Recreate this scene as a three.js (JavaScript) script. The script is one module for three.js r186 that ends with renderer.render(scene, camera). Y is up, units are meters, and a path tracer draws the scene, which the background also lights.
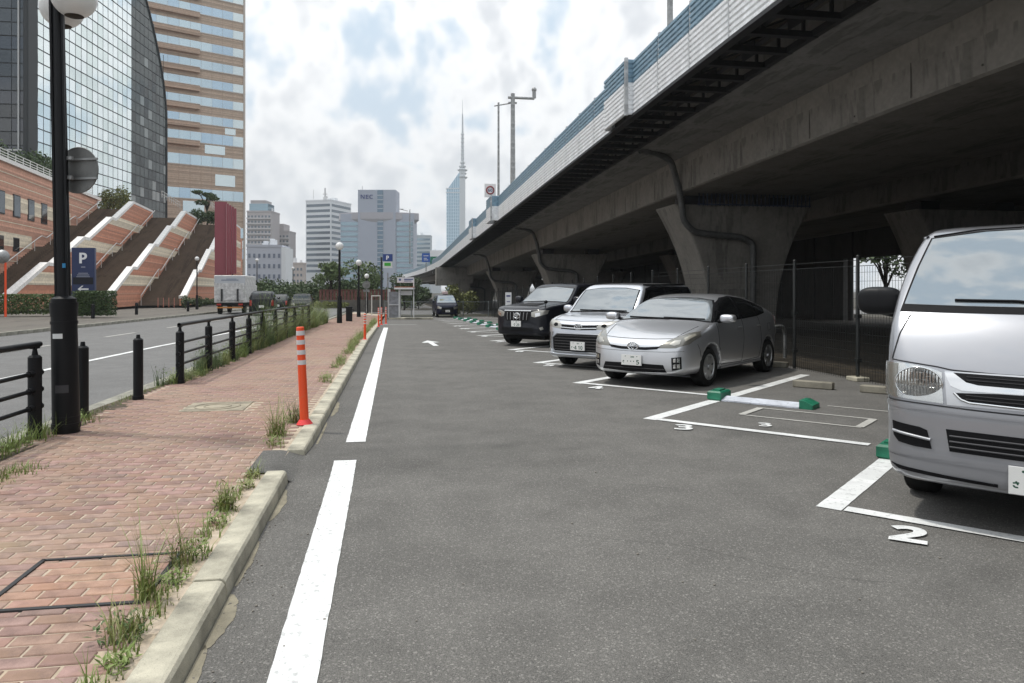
import * as THREE from 'three';
import { mergeGeometries, mergeVertices } from 'three/addons/utils/BufferGeometryUtils.js';
import { FontLoader } from 'three/addons/loaders/FontLoader.js';

// ---------- camera, sky, sun, exposure ----------
const scene = new THREE.Scene();
const W_ = 1024, H_ = 683, FOCAL = 740, YAW = Math.atan(123 / 740), EYE = 1.55;
const camera = new THREE.PerspectiveCamera(2 * Math.atan(H_ / 2 / FOCAL) * 180 / Math.PI, W_ / H_, 0.05, 4000);
camera.position.set(0, EYE, 0);
camera.rotation.y = -YAW;
camera.setViewOffset(W_, H_, 0, 51.5, W_, H_);        // lens shifted down: verticals stay upright, horizon above the middle
camera.updateProjectionMatrix();
const renderer = new THREE.WebGLRenderer({ antialias: true });
renderer.setSize(W_, H_);
renderer.toneMapping = THREE.LinearToneMapping;
renderer.toneMappingExposure = 1.35;
renderer.shadowMap.enabled = true;

function rng(seed) { let a = seed >>> 0; return () => { a = (a + 0x6D2B79F5) | 0; let t = Math.imul(a ^ (a >>> 15), 1 | a); t = (t + Math.imul(t ^ (t >>> 7), 61 | t)) ^ t; return ((t ^ (t >>> 14)) >>> 0) / 4294967296; }; }
const clamp = (x, a = 0, b = 1) => Math.min(b, Math.max(a, x));
const mix = (a, b, t) => a + (b - a) * t;
const sstep = (a, b, x) => { const t = clamp((x - a) / (b - a)); return t * t * (3 - 2 * t); };
// value noise on a lattice, tileable with period p
function hash2(x, y, s) { let h = Math.imul(x, 374761393) + Math.imul(y, 668265263) + Math.imul(s, 974711); h = Math.imul(h ^ (h >>> 13), 1274126177); return ((h ^ (h >>> 16)) >>> 0) / 4294967296; }
function vnoise(x, y, p, s) {
  const xi = Math.floor(x), yi = Math.floor(y), fx = x - xi, fy = y - yi, u = fx * fx * (3 - 2 * fx), v = fy * fy * (3 - 2 * fy);
  const m = a => p ? ((a % p) + p) % p : a;
  return mix(mix(hash2(m(xi), m(yi), s), hash2(m(xi + 1), m(yi), s), u), mix(hash2(m(xi), m(yi + 1), s), hash2(m(xi + 1), m(yi + 1), s), u), v);
}
function fbm(x, y, p, s, o = 5) { let a = 0.5, r = 0, n = 0; for (let i = 0; i < o; i++) { r += a * vnoise(x, y, p, s + i * 17); n += a; a *= 0.5; x *= 2; y *= 2; p *= 2; } return r / n; }

const SUN = new THREE.Vector3(-0.40, 1.0, -0.16).normalize();
{ // overcast sky with broken cloud, computed on the sphere
  const w = 2048, h = 1024, d = new Float32Array(w * h * 4);
  for (let j = 0; j < h; j++) for (let i = 0; i < w; i++) {
    const th = ((j + 0.5) / h - 0.5) * Math.PI, ph = ((i + 0.5) / w - 0.5) * 2 * Math.PI;
    const y = Math.sin(th), x = Math.cos(th) * Math.cos(ph), z = Math.cos(th) * Math.sin(ph);
    let c;
    if (y > -0.02) {
      const q = 9 / (Math.max(y, 0) + 1.15), px = x * q + 3.1, pz = z * q + 7.7;
      const wx = fbm(px * 0.8 + 5, pz * 0.8, 0, 11, 3) - 0.5, wz = fbm(px * 0.8, pz * 0.8 + 9, 0, 23, 3) - 0.5;
      const n = fbm(px * 1.25 + wx * 0.7, pz * 1.25 + wz * 0.7, 0, 3, 6), n2 = fbm(px * 3.6 + wx * 0.9, pz * 3.6 + wz * 0.9, 0, 57, 6);
      const n3 = fbm(px * 10 + wx * 3, pz * 10 + wz * 3, 0, 157, 4), cover = sstep(0.355, 0.49, n * 0.52 + n2 * 0.34 + n3 * 0.14);
      const thick = sstep(0.47, 0.66, n * 0.42 + n2 * 0.40 + n3 * 0.18);
      const sd = clamp(x * SUN.x + y * SUN.y + z * SUN.z), glow = Math.pow(sd, 6) * 0.22;
      const blue = [0.44, 0.54, 0.64], white = [0.80, 0.805, 0.81], grey = [0.50, 0.525, 0.56];
      const hz = Math.exp(-Math.max(y, 0) * 7);
      c = [0, 1, 2].map(k => mix(mix(mix(blue[k], white[k], cover), grey[k], thick * 0.85), [0.74, 0.76, 0.78][k], hz * 0.6) * (0.90 + 0.62 * Math.max(y, 0) + glow));
    } else c = [0.3, 0.3, 0.3];
    d.set([c[0], c[1], c[2], 1], (j * w + i) * 4);
  }
  const sky = new THREE.DataTexture(d, w, h, THREE.RGBAFormat, THREE.FloatType);
  sky.mapping = THREE.EquirectangularReflectionMapping; sky.magFilter = THREE.LinearFilter; sky.minFilter = THREE.LinearFilter; sky.needsUpdate = true;
  scene.background = sky; scene.environment = sky;
}
const sun = new THREE.DirectionalLight(new THREE.Color(1.0, 0.955, 0.88), 1.8);
sun.position.copy(SUN).multiplyScalar(120); sun.castShadow = true; sun.shadow.radius = 8;
sun.shadow.mapSize.set(4096, 4096);
Object.assign(sun.shadow.camera, { left: -90, right: 90, top: 120, bottom: -60, near: 1, far: 400 });
scene.add(sun); scene.add(sun.target);
scene.fog = new THREE.FogExp2(new THREE.Color(0.78, 0.83, 0.87), 0.00032);

// ---------- helpers ----------
const CY = Math.cos(YAW), SY = Math.sin(YAW);
const bear = (px, fw) => { const r = (px - 512) / FOCAL * fw; return [r * CY + fw * SY, fw * CY - r * SY]; };      // bearing and distance -> [X, D]
const gy = (X, D) => -clamp(D - 22, 0, 90) * mix(0.006, 0.015, sstep(-4, 1, X));                                      // lie of the land
const lin = (r, g, b) => new THREE.Color().setRGB(r, g, b);
const mats = [];
function M(c, o = {}) { const { phys, ...r } = o; const P = phys || r.clearcoat || r.transmission || r.sheen || r.ior ? THREE.MeshPhysicalMaterial : THREE.MeshStandardMaterial; return new P({ color: Array.isArray(c) ? lin(...c) : c, roughness: 0.8, metalness: 0, ...r }); }
function tex(size, metres, fn, srgb = true) {
  const d = new Uint8Array(size * size * 4);
  for (let j = 0; j < size; j++) for (let i = 0; i < size; i++) { const c = fn(i / size, j / size, i, j); d.set([clamp(c[0]) * 255, clamp(c[1]) * 255, clamp(c[2]) * 255, 255], (j * size + i) * 4); }
  const t = new THREE.DataTexture(d, size, size); t.wrapS = t.wrapT = THREE.RepeatWrapping; t.magFilter = THREE.LinearFilter; t.minFilter = THREE.LinearMipmapLinearFilter; t.generateMipmaps = true;
  if (srgb) t.colorSpace = THREE.SRGBColorSpace; t.repeat.set(1 / metres, 1 / metres); t.needsUpdate = true; return t;
}
// uv in metres from the dominant axis of each face
function boxUV(g) {
  const p = g.attributes.position, uv = new Float32Array(p.count * 2), a = new THREE.Vector3(), b = new THREE.Vector3(), c = new THREE.Vector3();
  for (let i = 0; i + 2 < p.count; i += 3) {
    a.fromBufferAttribute(p, i); b.fromBufferAttribute(p, i + 1); c.fromBufferAttribute(p, i + 2);
    const n = b.clone().sub(a).cross(c.clone().sub(a)), ax = Math.abs(n.x), ay = Math.abs(n.y), az = Math.abs(n.z);
    [a, b, c].forEach((v, k) => { const q = ay >= ax && ay >= az ? [v.x, v.z] : ax >= az ? [v.z, v.y] : [v.x, v.y]; uv[(i + k) * 2] = q[0]; uv[(i + k) * 2 + 1] = q[1]; });
  }
  g.setAttribute('uv', new THREE.BufferAttribute(uv, 2)); return g;
}
function flat(g) { const r = g.index ? g.toNonIndexed() : g; for (const k of Object.keys(r.attributes)) if (!['position', 'normal', 'uv'].includes(k)) r.deleteAttribute(k); if (!r.attributes.normal) r.computeVertexNormals(); return r; }
function G(list, uvs = true) { list = (Array.isArray(list) ? list : [list]).flat(9).map(flat); if (uvs) list.forEach(boxUV); else list.forEach(g => { if (!g.attributes.uv) boxUV(g); }); return list.length > 1 ? mergeGeometries(list) : list[0]; }
const used = {};
function numbered(n) { if (used[n] === undefined) { used[n] = 0; return n; } used[n]++; return n + '_' + String(used[n]).padStart(3, '0'); }
function mesh(name, g, m, parent, uvs = true) {
  const o = new THREE.Mesh(G(g, uvs), m); o.castShadow = o.receiveShadow = true;
  if (parent) { o.name = name; parent.add(o); } else { o.name = numbered(name); scene.add(o); } return o;
}
function raw(name, g, m, parent) { const o = new THREE.Mesh(g, m); o.castShadow = o.receiveShadow = true; if (parent) { o.name = name; parent.add(o); } else { o.name = numbered(name); scene.add(o); } return o; }
function thing(name, label, category, X = 0, D = 0, y = 0, turn = 0, group) { const o = new THREE.Group(); o.name = numbered(name); o.position.set(X, y, -D); o.rotation.y = turn; o.userData = { label, category }; if (group) o.userData.group = group; scene.add(o); return o; }
function tag(o, label, category, group) { Object.assign(o.userData, { label, category }); if (group) o.userData.group = group; return o; }
function struct(o) { o.userData.kind = 'structure'; return o; }
function stuff(o) { o.userData.kind = 'stuff'; return o; }
function dup(o, X, D, y, turn, label, group, s) { const r = o.clone(); r.name = numbered(o.name.replace(/_\d\d\d$/, '')); r.userData = { ...o.userData }; scene.add(r); r.position.set(X, y, -D); if (turn !== undefined) r.rotation.y = turn; if (label) r.userData.label = label; if (group) r.userData.group = group; if (s) r.scale.set(...(Array.isArray(s) ? s : [s, s, s])); return r; }
const bx = (w, h, d, x = 0, y = 0, z = 0, ry = 0) => { const g = new THREE.BoxGeometry(w, h, d); if (ry) g.rotateY(ry); g.translate(x, y, z); return g; };
const bb = (x0, x1, y0, y1, z0, z1) => bx(x1 - x0, y1 - y0, z1 - z0, (x0 + x1) / 2, (y0 + y1) / 2, (z0 + z1) / 2);
const cyl = (rt, rb, h, x = 0, y = 0, z = 0, n = 20) => new THREE.CylinderGeometry(rt, rb, h, n).translate(x, y + h / 2, z);
const sph = (r, x, y, z, n = 16) => new THREE.SphereGeometry(r, n * 2, n).translate(x, y, z);
const tube = (pts, r, n = 8, seg, closed) => new THREE.TubeGeometry(new THREE.CatmullRomCurve3(pts.map(p => new THREE.Vector3(...p)), !!closed, 'catmullrom', 0.3), seg || pts.length * 5, r, n, !!closed);
function bar(a, b, r, n = 10) { const A = new THREE.Vector3(...a), B = new THREE.Vector3(...b), d = B.clone().sub(A), g = new THREE.CylinderGeometry(r, r, d.length(), n); g.applyQuaternion(new THREE.Quaternion().setFromUnitVectors(new THREE.Vector3(0, 1, 0), d.normalize())); return g.translate((a[0] + b[0]) / 2, (a[1] + b[1]) / 2, (a[2] + b[2]) / 2); }
function bevelBox(w, h, d, b) { // box with chamfered upper edges, standing on y = 0
  const s = new THREE.Shape([[-w / 2 + b, -d / 2 + b], [w / 2 - b, -d / 2 + b], [w / 2 - b, d / 2 - b], [-w / 2 + b, d / 2 - b]].map(p => new THREE.Vector2(...p)));
  return new THREE.ExtrudeGeometry(s, { depth: h - 2 * b, bevelEnabled: true, bevelThickness: b, bevelSize: b, bevelSegments: 1 }).rotateX(-Math.PI / 2).translate(0, b, 0);
}
const shape = pts => new THREE.Shape(pts.map(p => new THREE.Vector2(p[0], p[1])));
const ext = (pts, depth, bevel = 0) => new THREE.ExtrudeGeometry(Array.isArray(pts) ? shape(pts) : pts, { depth: depth - 2 * bevel, bevelEnabled: bevel > 0, bevelSize: bevel, bevelThickness: bevel, bevelSegments: 2, curveSegments: 24 }).translate(0, 0, bevel);
const FB = await new FontLoader().loadAsync('fonts/droid/droid_sans_bold.typeface.json');
function letters(t, size, fat = 0) { const g = fat ? new THREE.ExtrudeGeometry(FB.generateShapes(t, size), { depth: 0.0005, bevelEnabled: true, bevelSize: fat, bevelThickness: 0.001, bevelSegments: 1, curveSegments: 6 }) : new THREE.ShapeGeometry(FB.generateShapes(t, size), 6); g.computeBoundingBox(); const b = g.boundingBox; return g.translate(-(b.min.x + b.max.x) / 2, -(b.min.y + b.max.y) / 2, 0); }
function letterSolid(t, size, depth) { const g = new THREE.ExtrudeGeometry(FB.generateShapes(t, size), { depth, bevelEnabled: false, curveSegments: 5 }); g.computeBoundingBox(); const b = g.boundingBox; return g.translate(-(b.min.x + b.max.x) / 2, -(b.min.y + b.max.y) / 2, 0); }

// ---------- procedural surfaces ----------
const T = {};
T.asphalt = tex(1024, 2.2, (u, v, i, j) => { const a = hash2(i, j, 5), c = hash2(i >> 1, j >> 1, 9), e = hash2(i >> 2, j >> 2, 31), n = fbm(u * 8, v * 8, 8, 41, 4); const k = 0.348 + (a - 0.5) * 0.12 + (c > 0.86 ? 0.07 : c < 0.14 ? -0.07 : 0) + (e > 0.93 ? 0.10 : 0) + (n - 0.5) * 0.06; return [k * 1.0, k * 0.99, k * 0.97]; });
T.asphaltB = tex(512, 1.1, (u, v, i, j) => { const a = hash2(i, j, 5), e = hash2(i >> 1, j >> 1, 31); const k = 0.5 + (a - 0.5) * 0.4 + (e - 0.5) * 0.5; return [k, k, k]; }, false);
T.concrete = tex(512, 3, (u, v, i, j) => { const n = fbm(u * 6, v * 6, 6, 71, 6), m = fbm(u * 40, v * 40, 40, 13, 2), s = fbm(u * 14, v * 3, 14, 3, 4); const k = 0.60 + (n - 0.5) * 0.11 + (m - 0.5) * 0.06 - sstep(0.58, 0.72, s) * 0.09; return [k * 1.01, k, k * 0.98]; });
T.kerb = tex(512, 0.8, (u, v, i, j) => { const n = fbm(u * 7, v * 7, 7, 171, 5), a = hash2(i, j, 3), pit = hash2(i >> 1, j >> 1, 77) > 0.975 ? -0.12 : 0; const k = 0.72 + (n - 0.5) * 0.34 + (a - 0.5) * 0.12 + pit - sstep(0.55, 0.7, fbm(u * 3, v * 3, 3, 271, 5)) * 0.12; return [k, k * 0.985, k * 0.93]; });
T.paver = tex(512, 0.62, (u, v, i, j) => { const n = fbm(u * 9, v * 9, 9, 271, 5), a = hash2(i, j, 3), d = sstep(0.52, 0.72, fbm(u * 5, v * 5, 5, 92, 5)); const k = 0.86 + (n - 0.5) * 0.34 + (a - 0.5) * 0.16; return [mix(k, 0.86, d * 0.45), mix(k * 0.985, 0.83, d * 0.5), mix(k * 0.965, 0.76, d * 0.5)]; });
T.bump = tex(256, 0.3, (u, v, i, j) => { const k = hash2(i, j, 3) * 0.4 + fbm(u * 16, v * 16, 16, 8, 4) * 0.6; return [k, k, k]; }, false);
T.clay = tex(512, 2.4, (u, v, i, j) => { const r = Math.floor(v * 16), c = Math.floor(u * 8 + (r % 2) * 0.5); const t = hash2(c % 8, r, 19), n = fbm(u * 12, v * 12, 12, 44, 4); const jy = Math.abs(v * 16 - r - 0.5) > 0.45 ? 0.06 : 0; const row = hash2(3, r, 77), k = 0.88 + (row - 0.5) * 0.22 + (t - 0.5) * 0.07 + (n - 0.5) * 0.08 + jy; return [k, k * 0.99, k * 0.97]; });
T.paint = tex(512, 0.9, (u, v, i, j) => { const n = fbm(u * 10, v * 10, 10, 371, 5), a = hash2(i >> 1, j >> 1, 3); const chip = sstep(0.66, 0.76, fbm(u * 34, v * 34, 34, 5, 4)) * 0.13 - sstep(0.5, 0.8, fbm(u * 4, v * 4, 4, 95, 5)) * 0.10; const k = 0.93 + (n - 0.5) * 0.10 + (a - 0.5) * 0.05 - chip; return [k, k, k * 0.995]; });
T.soil = tex(512, 1.2, (u, v, i, j) => { const n = fbm(u * 8, v * 8, 8, 471, 6), a = hash2(i, j, 3); const k = 0.5 + (n - 0.5) * 0.5 + (a - 0.5) * 0.2; return [k * 0.98, k * 0.88, k * 0.72]; });
T.rust = tex(256, 1.2, (u, v, i, j) => { const n = fbm(u * 10, v * 10, 10, 571, 5), a = hash2(i, j, 3); const k = 0.85 + (n - 0.5) * 0.35 + (a - 0.5) * 0.06; return [k, k * 0.99, k * 0.98]; });
T.facet = tex(256, 0.16, (u, v, i, j) => { const k = 0.5 * Math.abs(((u * 9) % 1) - 0.5) * 2 + 0.5 * hash2(Math.floor(u * 9), Math.floor(v * 7), 4); return [k, k, k]; }, false);
const m = {
  lampfacet: M([0.62, 0.62, 0.60], { roughness: 0.16, metalness: 0.92, bumpMap: T.facet, bumpScale: 0.02 }),
  asphalt: M([1, 1, 1], { map: T.asphalt, roughness: 0.92, bumpMap: T.asphaltB, bumpScale: 0.004, vertexColors: true }),
  road: M([1.0, 1.01, 1.02], { map: T.asphalt, roughness: 0.9, vertexColors: true }),
  ground: M([0.16, 0.165, 0.13], { map: T.soil }),
  concrete: M([0.62, 0.6, 0.56], { map: T.concrete, roughness: 0.9 }),
  girder: M([0.66, 0.635, 0.595], { map: T.concrete, roughness: 0.9 }),
  soffit: M([0.62, 0.62, 0.615], { map: T.concrete, roughness: 0.85 }),
  kerb: M([0.80, 0.775, 0.70], { map: T.kerb, roughness: 0.95, bumpMap: T.bump, bumpScale: 0.003 }),
  gutter: M([0.5, 0.5, 0.48], { map: T.kerb, roughness: 0.95 }),
  bed: M([0.58, 0.50, 0.41], { map: T.paver, roughness: 1 }),
  white: M([0.80, 0.81, 0.81], { map: T.paint, roughness: 0.6 }),
  oldwhite: M([0.50, 0.49, 0.46], { map: T.paint, roughness: 0.8 }),
  black: M([0.009, 0.0095, 0.011], { roughness: 0.45, specularIntensity: 0.4, phys: true }),
  steelDark: M([0.03, 0.032, 0.036], { map: T.rust, roughness: 0.6 }),
  galv: M([0.42, 0.44, 0.45], { map: T.rust, roughness: 0.45, metalness: 0.5 }),
  signBack: M([0.22, 0.23, 0.23], { map: T.rust, roughness: 0.5, metalness: 0.3 }),
  orange: M([0.80, 0.085, 0.02], { roughness: 0.45 }),
  reflect: M([0.62, 0.6, 0.6], { roughness: 0.35 }),
  green: M([0.015, 0.22, 0.125], { map: T.rust, roughness: 0.5 }),
  plastic: M([0.010, 0.010, 0.011], { roughness: 0.55, specularIntensity: 0.15, phys: true }),
  rubber: M([0.012, 0.012, 0.012], { roughness: 0.85, specularIntensity: 0.4, phys: true }),
  chrome: M([0.72, 0.73, 0.74], { roughness: 0.12, metalness: 1 }),
  alloy: M([0.42, 0.43, 0.44], { roughness: 0.3, metalness: 0.85 }),
  cglass: M([0.27, 0.295, 0.31], { roughness: 0.02, metalness: 0.55, ior: 1.9, phys: true }),
  darkglass: M([0.006, 0.007, 0.008], { roughness: 0.03, ior: 1.55, phys: true }),
  lens: M([0.95, 0.96, 0.97], { roughness: 0.02, transmission: 1, thickness: 0, ior: 1.5 }),
  lampsilver: M([0.40, 0.39, 0.36], { roughness: 0.32, metalness: 0.8 }),
  amber: M([0.6, 0.18, 0.02], { roughness: 0.25 }),
  globe: M([0.80, 0.80, 0.79], { roughness: 0.35, transmission: 0.25, thickness: 0 }),
  leafA: M([0.075, 0.115, 0.03], { roughness: 0.6 }), leafB: M([0.05, 0.085, 0.024], { roughness: 0.6 }), leafC: M([0.14, 0.155, 0.04], { roughness: 0.65 }),
  bark: M([0.09, 0.07, 0.05], { map: T.soil, roughness: 0.95 }),
};
// ---------- ground, lot, road, pavements ----------
const drift = D => clamp(D - 7, 0, 60) * 0.010;
function sheet(x0, x1, d0, d1, sx, sd, yo, col) {
  const fx0 = typeof x0 === 'function' ? x0 : () => x0, fx1 = typeof x1 === 'function' ? x1 : () => x1;
  const nd = Math.max(1, Math.round((d1 - d0) / sd)), nx = Math.max(1, Math.round((fx1(d0) - fx0(d0)) / sx));
  const p = [], uv = [], c = [], ix = [];
  for (let j = 0; j <= nd; j++) for (let i = 0; i <= nx; i++) {
    const D = mix(d0, d1, j / nd), X = mix(fx0(D), fx1(D), i / nx); p.push(X, gy(X, D) + (typeof yo === 'function' ? yo(X, D) : yo), -D); uv.push(X, D);
    if (col) c.push(...col(X, D));
    if (i < nx && j < nd) { const a = j * (nx + 1) + i, b = a + 1, e = a + nx + 1, f = e + 1; ix.push(a, b, f, a, f, e); }
  }
  const g = new THREE.BufferGeometry(); g.setAttribute('position', new THREE.Float32BufferAttribute(p, 3)); g.setAttribute('uv', new THREE.Float32BufferAttribute(uv, 2));
  if (col) g.setAttribute('color', new THREE.Float32BufferAttribute(c, 3)); g.setIndex(ix); g.computeVertexNormals(); return g;
}
struct(raw('ground', sheet(-900, 900, -60, 1500, 30, 20, -0.09), m.ground));
const hump = (X, D) => 0.035 * Math.exp(-Math.pow((D - 6.95) / 0.42, 2)) * sstep(3.2, -0.6, X);   // the patched strip where the kerb is broken
const lotTone = (X, D) => { const n = fbm(X * 0.35 + 40, D * 0.35 + 20, 0, 61, 4), q = fbm(X * 1.6 + 9, D * 1.1, 0, 66, 3); let k = 1.16 + (n - 0.5) * 0.26 + (q - 0.5) * 0.16; const oil = sstep(0.66, 0.8, fbm(X * 2.3 + 71, D * 2.3 + 13, 0, 266, 4)); k *= 1 - 0.16 * oil; if (D > 6.35 && D < 7.35 && X < 1.6 + (q - 0.5)) k *= 0.86; return [k * 1.02, k * 1.0, k * 0.965]; };
const lot = struct(raw('parking_lot', sheet(D => -0.80 + (D > 7 ? drift(D) : 0), 34, -8, 62, 0.25, 0.25, hump, lotTone), m.asphalt));
struct(raw('shade_toned_ground', sheet(8.05, 33.9, -8, 61, 1, 1, 0.006), M([0.14, 0.135, 0.125], { map: T.soil, roughness: 1 })));  // shade under the deck put into the dark ground colour; also cuts bounce
const roadTone = (X, D) => { const n = fbm(X * 0.5 + 140, D * 0.12 + 20, 0, 161, 4); const k = 1.3 + (n - 0.5) * 0.35; return [k, k, k * 1.01]; };
const road = struct(raw('road', sheet(-13.4, -3.7, -12, 220, 0.5, 1, -0.02, roadTone), m.road));
struct(raw('road', sheet(-60, 60, 62, 220, 10, 10, -0.05, roadTone), m.road));
struct(raw('far_pavement', G([sheet(-26, -13.4, -12, 110, 3, 2, 0.1), ], false), M([0.36, 0.33, 0.29], { map: T.concrete })));
{ const k = thing('road_kerb', '', ''); k.userData = { kind: 'structure' }; for (let d = -4; d < 100; d += 2) mesh('kerb_stone', bx(0.18, 0.2, 1.985, 0, 0, 0), m.gutter, k).position.set(-13.32, gy(-13, d) + 0.005, -d - 1); }

// painted strips on the lot / road
function strip(parent, name, x0, d0, x1, d1, w, mat, yo = 0.005, seg = 1) {
  const L = Math.hypot(x1 - x0, d1 - d0), nx = -(d1 - d0) / L * w / 2, nd = (x1 - x0) / L * w / 2, p = [], uv = [], ix = []; seg = Math.max(seg, Math.ceil(L / 0.07));
  const r = rng(Math.round(x0 * 100 + d0 * 777));
  for (let i = 0; i <= seg; i++) { const t = i / seg, X = mix(x0, x1, t), D = mix(d0, d1, t); for (const s of [-1, 1]) { const e = s * (1 + (r() - 0.5) * 0.045), xx = X + nx * e, dd = D + nd * e; p.push(xx, gy(xx, dd) + hump(xx, dd) + yo, -dd); uv.push(xx, dd); } if (i < seg) { const a = i * 2; ix.push(a, a + 1, a + 3, a, a + 3, a + 2); } }
  const g = new THREE.BufferGeometry(); g.setAttribute('position', new THREE.Float32BufferAttribute(p, 3)); g.setAttribute('uv', new THREE.Float32BufferAttribute(uv, 2)); g.setIndex(ix); g.computeVertexNormals(); g.computeBoundingBox();
  if (g.attributes.normal.getY(0) < 0) { g.setIndex(ix.map((v, i) => ix[i % 3 === 1 ? i + 1 : i % 3 === 2 ? i - 1 : i])); g.computeVertexNormals(); }
  return raw(name, g, mat, parent);
}
strip(lot, 'lane_line', -0.375, 1.2, -0.385, 6.75, 0.195, m.white);
strip(lot, 'lane_line', -0.335, 7.68, -0.14, 34.2, 0.195, m.white);
strip(lot, 'lane_line', -0.5, 38.6, 1.4, 38.6, 0.15, m.white);
const sA = [0.743, 0.669], sB = [0.669, -0.743];
const corner = k => [3.06, 8.56 + (k < 3 ? 3.66 : 3.47) * (k - 3)];
const atS = (k, a, b) => { const c = corner(k); return [c[0] + sA[0] * a + sB[0] * b, c[1] + sA[1] * a + sB[1] * b]; };
for (let k = 1; k <= 15; k++) {
  const c = corner(k), e = atS(k, 5.9, 0), f = atS(k, -0.02, 2.52);
  strip(lot, 'bay_line', ...atS(k, -0.06, 0.08), ...atS(k, 5.9, 0.08), 0.17, m.white);
  strip(lot, 'bay_line', ...atS(k, 0, 0.18), ...atS(k, 0, 2.5), 0.125, m.white, 0.009);
  if (k < 12) for (const [a, b, s] of k === 3 ? [[-0.30, 0.64, 0.28], [0.42, 1.30, 0.2]] : [[-0.34, 0.64, 0.30]]) {
    const g = letters(String(k), s, s * 0.02); g.rotateX(-Math.PI / 2); const p = atS(k, a, b), o = raw('bay_number', g, m.white, lot);
    o.position.set(p[0], gy(p[0], p[1]) + hump(...p) + 0.012, -p[1]); o.rotation.y = Math.atan2(sB[1], sB[0]) ; o.rotation.y = k === 2 ? -0.70 : -0.42; o.scale.set(1.0, 1, 1.1);
  }
  if (k === 3) { const q = (a, b) => atS(3, a, b); for (const [u, v] of [[[0.95, 0.8], [0.95, 2.2]], [[1.62, 0.8], [1.62, 2.2]]]) strip(lot, 'sensor_line', ...q(...u), ...q(...v), 0.05, m.oldwhite, 0.006); for (const [u, v] of [[[0.95, 0.82], [1.6, 0.82]], [[0.95, 2.18], [1.6, 2.18]]]) strip(lot, 'sensor_line', ...q(...u), ...q(...v), 0.09, m.oldwhite, 0.010); strip(lot, 'sensor_line', ...q(2.35, 1.45), ...q(2.35, 2.55), 0.05, m.oldwhite, 0.006); }
}
{ // white arrow on the tarmac
  const g = new THREE.ShapeGeometry(shape([[-0.1, -0.9], [0.1, -0.9], [0.1, 0.2], [0.36, 0.2], [0, 0.95], [-0.36, 0.2], [-0.1, 0.2]])); g.rotateX(-Math.PI / 2).rotateY(0.1).scale(0.75, 1, 1.2);
  raw('arrow_marking', g, m.white, lot).position.set(1.22, 0.008, -21.6);
}
for (let i = 0; i < 16; i++) { const d = 6 + i * 2; strip(road, 'edge_line', mix(-6.95, -5.45, sstep(4, 44, d)), d, mix(-6.95, -5.45, sstep(4, 44, d + 2)), d + 2, 0.15, m.white, -0.012); }
for (const d of [20, 27, 34, 41, 48]) strip(road, 'lane_dash', -9.6 + d * 0.004, d, -9.6 + d * 0.004, d + 3, 0.14, m.oldwhite, -0.012);
{ // fine cracks in the tarmac
  const r = rng(77), mc = M([0.018, 0.018, 0.018], { roughness: 1 });
  for (const [x, d, a, n] of [[0.2, 6.2, 0.25, 18], [1.1, 4.6, -0.5, 16], [2.4, 7.6, 0.15, 22], [1.7, 10.2, 0.5, 20], [2.0, 5.6, -0.2, 12], [2.6, 9.6, 0.9, 24], [1.9, 12.5, 0.3, 22], [0.9, 14, 1.5, 40]]) {
    let X = x, D = d, t = a; const pts = []; for (let i = 0; i < n; i++) { pts.push([X, D]); t += (r() - 0.5) * 1.1; t = mix(t, a, 0.25); X += Math.cos(t) * 0.13; D += Math.sin(t) * 0.13; }
    const g = []; for (let i = 0; i + 1 < pts.length; i++) { const [x0, d0] = pts[i], [x1, d1] = pts[i + 1], w = 0.0010 * (0.5 + r()), nx = -(d1 - d0) / 0.13 * w, nd = (x1 - x0) / 0.13 * w; const q = new THREE.BufferGeometry(); const y = (X, D) => gy(X, D) + hump(X, D) + 0.0045; q.setAttribute('position', new THREE.Float32BufferAttribute([x0 - nx, y(x0, d0), -d0 + nd, x0 + nx, y(x0, d0), -d0 - nd, x1 + nx, y(x1, d1), -d1 - nd, x0 - nx, y(x0, d0), -d0 + nd, x1 + nx, y(x1, d1), -d1 - nd, x1 - nx, y(x1, d1), -d1 + nd], 3)); q.computeVertexNormals(); g.push(q); }
    mesh('crack', g, mc, lot);
  }
}

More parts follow.
